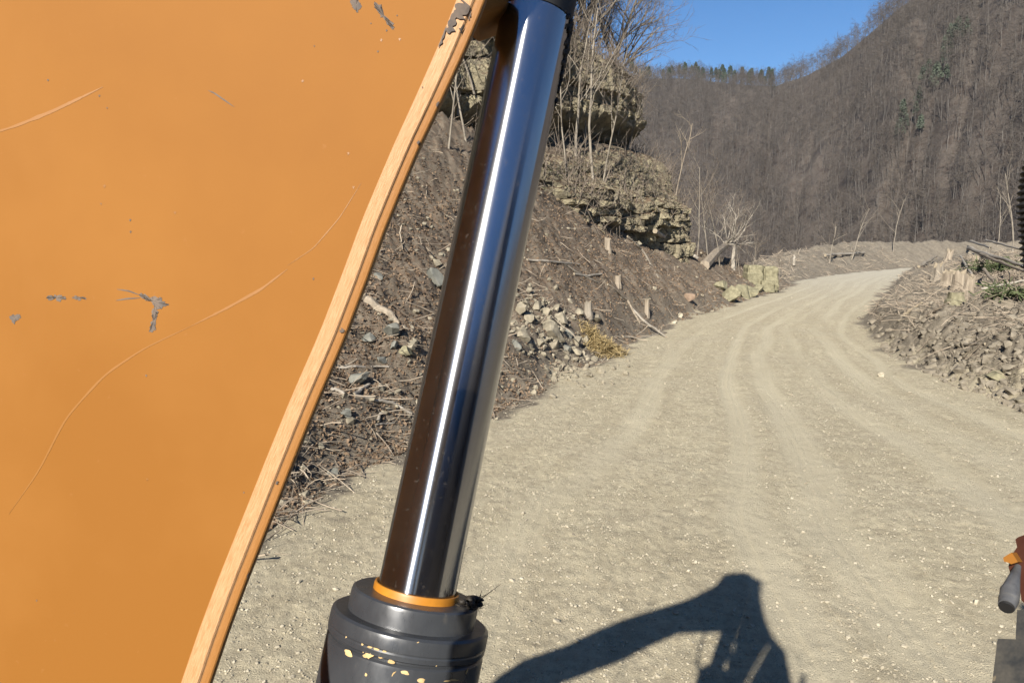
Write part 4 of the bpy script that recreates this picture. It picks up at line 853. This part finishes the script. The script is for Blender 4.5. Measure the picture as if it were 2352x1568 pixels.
def decal(name, pts, m, parent, width=None, off=.00012, seed=0):
    """thin patch on the plate: closed outline, or a tapering line when width is given (in px)"""
    rn = np.random.RandomState(seed); pts = np.array(pts, float)
    if width is not None:
        t = np.linspace(0, 1, len(pts)); q = np.linspace(0, 1, 40); c = np.stack([np.interp(q, t, pts[:, i]) for i in (0, 1)], 1)
        for _ in range(4): c[1:-1] = (c[:-2] + c[2:] + 2 * c[1:-1]) / 4
        d = np.gradient(c, axis=0); d /= np.linalg.norm(d, axis=1)[:, None]; nn = np.stack([-d[:, 1], d[:, 0]], 1); w = width / 2 * np.sin(np.clip(q, .02, .98) * np.pi)[:, None] ** .6 * (1 + .12 * rn.normal(size=(40, 1)))
        X = np.concatenate([c + nn * w, c - nn * w]); V = np.array([on_plane(a, b, off) for a, b in X]); i = np.arange(39); return mesh_obj(name, V, [np.stack([i, i + 1, i + 41, i + 40], 1)], m, parent)
    out = []
    for i in range(len(pts)):
        a, b = pts[i], pts[(i + 1) % len(pts)]
        for f in np.linspace(0, 1, 9)[:-1]: out.append(a + (b - a) * f + rn.normal(size=2) * np.linalg.norm(b - a) * .10)
    c = np.mean(out, 0); V = np.array([on_plane(a, b, off) for a, b in out + [c]]); n = len(out); return mesh_obj(name, V, [np.array([(i, (i + 1) % n, n) for i in range(n)])], m, parent)
decal('paint_chip', [(20, 730), (30, 722), (46, 722), (48, 730), (36, 736), (33, 745)], M_CHIPG, plate, seed=1)
decal('paint_chip', [(108, 947 - 265), (130, 678), (150, 680), (152, 688), (112, 689)], M_CHIPG, plate, seed=2)
decal('paint_chip', [(165, 683), (172, 681), (190, 683), (200, 685), (178, 687)], M_CHIPG, plate, seed=3)
decal('paint_chip', [(318, 675), (345, 680), (372, 688), (388, 700), (374, 705), (358, 712), (352, 700), (344, 690), (322, 682)], M_CHIPG, plate, seed=4)
decal('paint_chip', [(350, 708), (362, 712), (358, 735), (356, 758), (346, 764), (344, 750), (352, 730)], M_CHIPG, plate, seed=5)
decal('scratch', [(268, 664), (295, 668), (322, 678)], M_CHIPG, plate, 3.0, seed=6)
decal('scratch', [(266, 690), (290, 686), (322, 684)], M_CHIPG, plate, 3.5, seed=7)
decal('scratch', [(478, 208), (492, 214), (512, 228), (538, 246)], M_CHIPG, plate, 3.6, seed=8)
decal('paint_chip', [(860, 4), (872, 12), (884, 34), (902, 58), (906, 68), (892, 58), (876, 40), (864, 22)], M_CHIPG, plate, seed=9)
decal('paint_chip', [(806, 0), (822, -6), (830, 14), (822, 30), (808, 18)], M_CHIPG, plate, seed=10)
for i, (a, b) in enumerate([(876, 92), (888, 70), (852, 54), (918, 90), (868, 118), (912, 36), (402, 488), (299, 505), (232, 468), (240, 427), (110, 184), (722, 106), (695, 186), (228, 220), (246, 248), (800, 352), (336, 862), (84, 1378), (338, 1100), (300, 532), (970, 200), (812, 430), (720, 640), (560, 1130)]):
    s_ = 3.2 - 1.2 * (i % 3) * .6; decal('paint_chip', [(a - s_, b), (a, b - s_), (a + s_ * .9, b), (a, b + s_ * 1.4)], M_CHIPG if i % 3 else M_SCR, plate, seed=20 + i)
decal('scratch', [(-60, 318), (30, 292), (120, 256), (170, 232), (236, 200)], M_SCR, plate, 7, seed=50)
decal('scratch', [(440, 748), (520, 708), (600, 664), (660, 618)], M_SCR, plate, 6, seed=51)
decal('scratch', [(20, 1180), (90, 1080), (150, 960), (240, 860), (330, 800), (440, 748)], M_SCR, plate, 4.5, seed=52)
decal('scratch', [(660, 610), (720, 570), (780, 500), (830, 420)], M_SCR, plate, 2.2, seed=53)
# worn dark chips across the bright edge at the top and spots down the strip
def edge_chip(v0, v1, u0, u1, seed):
    rn = np.random.RandomState(seed); ys = np.linspace(v0, v1, 9); out = []
    def ep(v, u):
        i = np.interp(v, yy, np.arange(len(yy))); j = u * (len(sec) - 1); i0, j0 = min(int(i), len(yy) - 2), min(int(j), len(sec) - 2); fi, fj = i - i0, j - j0
        return (EP[i0, j0] * (1 - fi) + EP[i0 + 1, j0] * fi) * (1 - fj) + (EP[i0, j0 + 1] * (1 - fi) + EP[i0 + 1, j0 + 1] * fi) * fj
    uw = (u1 - u0) / 2; uc = (u0 + u1) / 2; V = []
    for v in ys:
        c = uc + rn.normal() * uw * .3; w = uw * (math.sin(math.pi * (v - v0 + .5) / (v1 - v0 + 1)) ** .5) * rn.uniform(.6, 1.2)
        for f in (-1, -.5, 0, .5, 1):
            q = ep(v, min(max(c + f * w, 0), 1)); V.append(q + (EYE - q) / np.linalg.norm(EYE - q) * .0006)
    mesh_obj('paint_chip', V, [grid_faces(9, 5)], M_CHIPG, plate)
EP = A[:, None] + ee[:, None] * sec[None, :, :1] * wid[:, None, None] * .77 + mm_ * sec[None, :, 1:] * .77
for i, e_ in enumerate([(-6, 34, .10, .42), (26, 72, .05, .30), (60, 108, .0, .18), (6, 26, .5, .62), (40, 60, .36, .55), (208, 220, .72, .82), (418, 430, .84, .95), (738, 748, .62, .74), (300, 308, .7, .78), (1092, 1100, .6, .66), (1300, 1312, .8, .88)]): edge_chip(*e_, 200 + i)

# --- lift cylinder
RB, RTp = W(958, 1352, 0.98), W(1246, -30, 1.085); AX = (RTp - RB) / np.linalg.norm(RTp - RB); RR = 0.0515
zax = Vector(AX); rot = zax.to_track_quat('Z', 'Y').to_matrix().to_4x4(); CYM = Matrix.Translation(Vector(RB)) @ rot; CYI = CYM.inverted()
def lathe(name, prof, m, parent=ex, n=96, smooth=True, wob=0.0, mtx=None):
    th = np.arange(n) / n * 2 * np.pi; prof = np.array(prof, float); V = np.stack([prof[:, None, 0] * np.cos(th), prof[:, None, 0] * np.sin(th), np.repeat(prof[:, 1:2], n, 1)], -1)
    if wob: V[..., :2] *= (1 + wob * fbm(np.cos(th)[None] * 3 + 0 * V[..., 2], np.sin(th)[None] * 3, V[..., 2] * 60, 3, 5))[..., None]
    o = mesh_obj(name, V.reshape(-1, 3), grid_faces(len(prof), n, True), m, parent, smooth); o.matrix_world = (mtx or CYM)
    if smooth:
        md = o.modifiers.new('split', 'EDGE_SPLIT'); md.split_angle = rad(18)
    return o
ln_ = np.linalg.norm(RTp - RB)
lathe('ram_rod', [(RR, z) for z in np.linspace(-.08, ln_ - .004, 40)], M_CHROME, n=160)
z0 = ln_ - .052
rod_end = lathe('rod_end', [(RR * .9, z0 + .004), (RR * 1.025, z0), (RR * 1.04, z0 + .02), (RR * 1.045, z0 + .055), (0.001, z0 + .057)], M_BLACK, wob=.03)
rn = np.random.RandomState(12); G = Geo()
IC, IT = ico(1)
def cyl_pt(ang, z, r): return np.array([r * math.cos(ang), r * math.sin(ang), z])
camL = CYI @ Vector(EYE); front = math.atan2(camL[1], camL[0])            # angle on the rod that faces the camera
rightdir = np.array(CYI.to_3x3() @ Vector((1, 0, 0))); sgn = 1 if (math.cos(front + math.pi / 2) * rightdir[0] + math.sin(front + math.pi / 2) * rightdir[1]) > 0 else -1
for i in range(150):
    z = z0 - abs(rn.normal()) * .045 + .004; a = front + sgn * (1.62 - abs(rn.normal()) * .28 * math.exp(-(z0 - z) * 12)); s_ = rn.uniform(.0012, .0042)
    G.add(IC * np.array([s_, s_, s_ * 1.6]) * rn.uniform(.7, 1.3, 3) * (1 + .3 * rn.normal(size=(len(IC), 1)) * .4) + cyl_pt(a, z, RR + .0005), None, IT)
o = G.build('grease', M_GREASE, rod_end, True); o.parent = ex; o.matrix_world = CYM; o.name = 'grease_crust'
k1 = RR / 90.0      # metres per picture pixel along the ram
lathe('wiper_ring', [(RR + .0006, .001), (RR + .003, .0035), (RR * 1.09, .003), (RR * 1.105, .000), (RR * 1.105, -.02)], M_WIPER)
RC_, RF_, RBA = .0840, .1040, .1030
# collar, flange, groove, barrel (heights measured down the ram axis)
lathe('gland_collar', [(RR * 1.09, -.006), (RC_ - .004, -.006), (RC_ - .001, -.008), (RC_, -.012), (RC_, -.060)], M_DGREY)
lathe('gland_flange', [(RC_ - .002, -.034), (RF_ - .005, -.034), (RF_ - .001, -.0365), (RF_, -.041), (RF_, -.052), (RF_ - .0008, -.054), (RF_, -.056), (RF_ - .0004, -.0615), (RF_ - .004, -.0635), (RF_ - .006, -.070)], M_DGREY)
barrel = lathe('ram_barrel', [(RF_ - .007, -.0655), (RBA - .003, -.0665), (RBA - .0005, -.069), (RBA, -.073), (RBA, -.5)], M_DGREY)
def cyl_patch(name, cz, ca, h_, w_, m, seed, parent, slant=0.0, R_=None):
    rn = np.random.RandomState(seed); n = 16; th = np.arange(n) / n * 6.283; q = np.clip(1 + .55 * rn.normal(size=n), .25, 2.2); q = (q * 1.2 + np.roll(q, 1) + np.roll(q, -1) * .8) / 3; R_ = R_ or RBA
    V = [cyl_pt(front + sgn * (ca + math.cos(t) * w_ * q_ + slant * math.sin(t) * h_) / R_, cz + math.sin(t) * h_ * q_, R_ + .0005) for t, q_ in zip(th, q)] + [cyl_pt(front + sgn * ca / R_, cz, R_ + .0007)]
    o = mesh_obj(name, V, [np.array([(i, (i + 1) % n, n) for i in range(n)])], m, parent); o.matrix_world = CYM; return o
def bar_uv(px, py):
    """picture point -> (height, offset) on the barrel"""
    d = np.array(CYI.to_3x3() @ Vector(ray(px, py))); o_ = np.array(camL); a_ = d[0] ** 2 + d[1] ** 2; b_ = 2 * (o_[0] * d[0] + o_[1] * d[1]); c_ = o_[0] ** 2 + o_[1] ** 2 - RBA ** 2; disc = b_ * b_ - 4 * a_ * c_
    t = (-b_ - math.sqrt(max(disc, 0))) / 2 / a_; p = o_ + t * d; an = (math.atan2(p[1], p[0]) - front) * sgn; an = (an + math.pi) % (2 * math.pi) - math.pi; return p[2], an * RBA
for i, (px, py, w_, h_, sl_) in enumerate([(832, 1477, 2.6, 6.5, 0), (796, 1463 - 2, 2.2, 3.4, 0), (849, 1486, 5, 10, .8), (845, 1503, 8, 6, 0), (801, 1499, 9, 4.5, 0), (879, 1503, 5.5, 7, 0), (898, 1517, 5.0, 4.0, 0), (747, 1493, 2.6, 9, .4), (929, 1543, 6.5, 2.8, 0), (970, 1561, 7, 3, .6), (840, 1548, 2, 3, 0), (1040, 1560, 16, 3.0, -.5), (1072, 1540, 2, 4, .4), (863, 1490, 6, 4, .5), (1002, 1527, 1.5, 1.5, 0), (960, 1474, 1.3, 1.3, 0), (905, 1545, 1.4, 5, .5), (856, 1472, 3, 6, .9), (842, 1494, 6, 5, .8), (853, 1497, 4, 5, .3), (868, 1497, 3, 3, 0)]):
    z_, u_ = bar_uv(px, py); sc_ = .92 / F_PX; cyl_patch('paint_chip', z_, u_, h_ * sc_ * 1.25, w_ * sc_ * 1.25, M_CHIP, 70 + i, barrel, sl_)
rn = np.random.RandomState(31); G = Geo()
for i in range(16):
    z = rn.uniform(-.03, .004); a = front + sgn * rn.uniform(.95, 1.6); s_ = rn.uniform(.002, .0065); G.add(IC * np.array([s_, s_, s_ * .6]) * rn.uniform(.6, 1.5, 3) + cyl_pt(a, rn.uniform(-.006, .003), RC_ - rn.uniform(-.001, .022)), None, IT)
for i in range(9):
    a = front + sgn * rn.uniform(1.1, 1.6); p0 = cyl_pt(a, -.002, RC_ - .003); G.tube([p0, p0 + rn.normal(size=3) * .006 + (0, 0, .004), p0 + rn.normal(size=3) * .012], [.0008, .0006, .0003], 4, 0)
o = G.build('gland_debris', M_GREASE, ex); o.matrix_world = CYM
# bracket between the boom and the rod end, above the frame
def hull_box(name, P, m, parent=ex):
    """eight corners: four front, four back"""
    V = np.array(P, float); Fq = np.array([(0, 1, 2, 3), (7, 6, 5, 4), (0, 4, 5, 1), (1, 5, 6, 2), (2, 6, 7, 3), (3, 7, 4, 0)]); o = mesh_obj(name, V, [Fq], m, parent)
    md = o.modifiers.new('bevel', 'BEVEL'); md.width = .006 if name != 'reflection_wall' else .0005; md.segments = 2; return o
fr = [W(1085, 34, .95), W(1165, 10, 1.02), W(1170, -14, 1.02), W(1040, -20, .9)]
hull_box('rod_bracket', fr + [p + np.array([0, .14, 0]) for p in fr], M_ORANGE)

# --- upper boom limb and an added strip: unseen, outlined to throw the road shadow
def sh(px, py, y_at):
    """point on plane y = y_at whose sun shadow falls on the road at that pixel"""
    d = ray(px, py); gpt = EYE + d * (-EYE[2] / d[2])
    if y_at is None:                     # hidden just behind the plane of the boom plate
        q = Q0 - n_face * .08; t = ((q - gpt) @ n_face) / (SUN @ n_face)
    else: t = (y_at - gpt[1]) / SUN[1]
    return gpt + SUN * t
def tess(pts):
    from mathutils.geometry import tessellate_polygon
    return np.array(tessellate_polygon([[Vector((a, b, 0)) for a, b in pts]]))
def slab(name, pts, y_at, th, m):
    P = np.array([sh(a, b, y_at) for a, b in pts]); n = len(P); Q = P - SUN * th; V = np.concatenate([P, Q]); G = Geo()
    i = np.arange(n); j = (i + 1) % n; side = np.stack([i, i + n, j + n, j], 1); T = tess(pts); T = np.concatenate([T, T[:, ::-1] + n]); return mesh_obj(name, V, [side, T], m, ex)
slab('unseen_upper_boom', [(1690, 1314), (1662, 1318), (1640, 1345), (1580, 1375), (1500, 1400), (1450, 1415), (1380, 1442), (1300, 1480), (1210, 1510), (1150, 1548), (1090, 1600), (1000, 1660), (1120, 1700), (1290, 1568), (1420, 1520), (1500, 1480), (1560, 1455), (1640, 1452), (1661, 1450), (1668, 1428), (1674, 1407), (1681, 1387), (1686, 1368), (1722, 1324), (1697, 1316)], None, .05, M_ORANGE)
slab('shadow_strip', [(1724, 1322), (1750, 1331), (1748, 1372), (1758, 1420), (1775, 1460), (1805, 1495), (1812, 1530), (1826, 1600), (1840, 1700), (1707, 1700), (1713, 1575), (1738, 1530), (1765, 1480), (1682, 1477), (1688, 1449), (1693, 1430), (1699, 1409), (1705, 1389), (1712, 1365), (1718, 1345)], -.25, .05, M_UNSEEN)  # unseen strip added to fill out the right of the machine's shadow
hp = [sh(a, b, None) for a, b in ((1622, 1440), (1616, 1460), (1606, 1490), (1602, 1520), (1608, 1550), (1618, 1590), (1625, 1640))]
G = Geo(); G.tube(hp, .011, 8); G.build('shadow_hose', M_BLACK, ex, True)
G = Geo(); G.tube([sh(a, b, None) for a, b in ((1680, 1462), (1677, 1490), (1675, 1520), (1676, 1560), (1680, 1640))], .019, 8); G.build('shadow_hose', M_BLACK, ex, True)  # second tube added unseen to close a lit gap in the shadow
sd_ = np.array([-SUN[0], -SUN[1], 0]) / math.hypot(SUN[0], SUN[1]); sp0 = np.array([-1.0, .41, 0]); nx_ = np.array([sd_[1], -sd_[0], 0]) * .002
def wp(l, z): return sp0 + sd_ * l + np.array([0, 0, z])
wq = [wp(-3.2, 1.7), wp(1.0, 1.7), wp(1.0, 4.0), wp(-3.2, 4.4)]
hull_box('reflection_wall', [q + nx_ for q in wq] + [q - nx_ for q in wq], simple('reflection_wall_orange', (.72, .20, .03), (.80, .25, .04), 3))  # unseen thin wall added for the rod to mirror, its orange brightened for that
def cbox(name, x0, x1, y0, y1, z0, z1, m): hull_box(name, [(x0, y1, z0), (x1, y1, z0), (x1, y1, z1), (x0, y1, z1), (x0, y0, z0), (x1, y0, z0), (x1, y0, z1), (x0, y0, z1)], m)
cbox('near_reflection_box', -.12, 1.6, -2.2, -.36, .9, 2.93, M_UNSEEN); cbox('rear_reflection_box', .12, 1.75, -4.2, -2.3, .9, 3.95, M_UNSEEN); cbox('cab_reflection_box', 1.76, 3.2, -2.9, -.4, .9, 4.0, M_UNSEEN); cbox('track_frame', -1.6, 1.7, -4.4, -.6, .25, 1.1, M_DGREY)  # tall dark boxes added unseen, shaped to darken the rod's reflection

# --- right edge: corrugated hose, coupler, step
G = Geo(); npt = 420; t = np.linspace(0, 1, npt); cxp = 2372 + 34 * (2 * t - 1) ** 2 - 4; cyp = 330 + 290 * t
P = np.array([W(a, b, 0.32) for a, b in zip(np.where(t < .5, cxp, 2368 + 10 * (2 * t - 1)), cyp)]); R = .0047 + .0007 * np.sin(t * 2 * np.pi * 21)
G.tube(P, R, 20); hz = G.build('corrugated_hose', M_BLACK, ex, True)
D_ = 0.36
def tubep(name, pts, rad_px, m, n=20, parent=ex, smooth=True):
    P = np.array([W(a, b, D_ + (c if c else 0) * .3) for a, b, c in pts]); G = Geo(); G.tube(P, np.array(rad_px) * D_ / F_PX, n); o = G.build(name, m, parent, smooth); md = o.modifiers.new('split', 'EDGE_SPLIT'); md.split_angle = rad(40); return o
tubep('coupler', [(2338, 1300, .04), (2330, 1325, .02), (2322, 1352, 0), (2320, 1356, 0), (2318, 1372, -.01), (2316, 1378, -.01), (2312, 1392, -.02)], [7, 12, 18, 20, 20, 20, 17], M_STEEL)
tubep('coupler_mouth', [(2314.5, 1382, -.013), (2311.5, 1396, -.022)], [18.5, 15], M_BLACK)
def poly_slab(name, pts, d0, th, m, parent=ex):
    P = np.array([W(a, b, d0) for a, b in pts]); n = len(P); Q = EYE + (P - EYE) * (1 + th / d0) + np.array([th * .3, 0, 0]); i = np.arange(n); j = (i + 1) % n; V = np.concatenate([P, Q]); T = tess(pts)
    o = mesh_obj(name, V, [np.stack([i, i + n, j + n, j], 1), np.concatenate([T, T[:, ::-1] + n])], m, parent); return o
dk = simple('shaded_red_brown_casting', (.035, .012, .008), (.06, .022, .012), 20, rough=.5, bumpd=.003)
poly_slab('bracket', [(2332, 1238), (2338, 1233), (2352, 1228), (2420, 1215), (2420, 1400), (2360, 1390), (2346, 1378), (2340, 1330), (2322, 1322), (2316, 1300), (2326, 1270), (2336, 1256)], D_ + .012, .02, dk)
poly_slab('bracket_lug', [(2304, 1280), (2316, 1272), (2324, 1268), (2338, 1290), (2322, 1295), (2318, 1292), (2306, 1289)], D_ + .004, .008, M_ORANGE)
poly_slab('step_plate', [(2291, 1466), (2500, 1472), (2500, 1800), (2255, 1800), (2270, 1640)], .34, .006, M_STEP)
poly_slab('step_riser', [(2336, 1400), (2500, 1404), (2500, 1474), (2332, 1474)], .352, .006, M_STEP)

# ------------------------------------------------------------------ thin valley air
def g_haze(k):
    k.nt.links.remove(k.out.inputs[0].links[0]); v = k.node('ShaderNodeVolumePrincipled'); v.inputs['Color'].default_value = (.80, .86, 1.0, 1); v.inputs['Density'].default_value = HAZE; v.inputs['Anisotropy'].default_value = 0.0
    k.nt.nodes.remove(k.b); k.nt.links.new(v.outputs[0], k.out.inputs['Volume'])
HAZE = 0.00007
hzp = [(-1650, -1650, -60), (1650, -1650, -60), (1650, 1650, -60), (-1650, 1650, -60), (-1650, -1650, 330), (1650, -1650, 330), (1650, 1650, 330), (-1650, 1650, 330)]
ho = mesh_obj('haze', np.array(hzp, float), [np.array([(0, 3, 2, 1), (4, 5, 6, 7), (0, 1, 5, 4), (1, 2, 6, 5), (2, 3, 7, 6), (3, 0, 4, 7)])], mat('valley_air', g_haze)); tag(ho, kind='stuff', label='faint bluish air filling the valley')
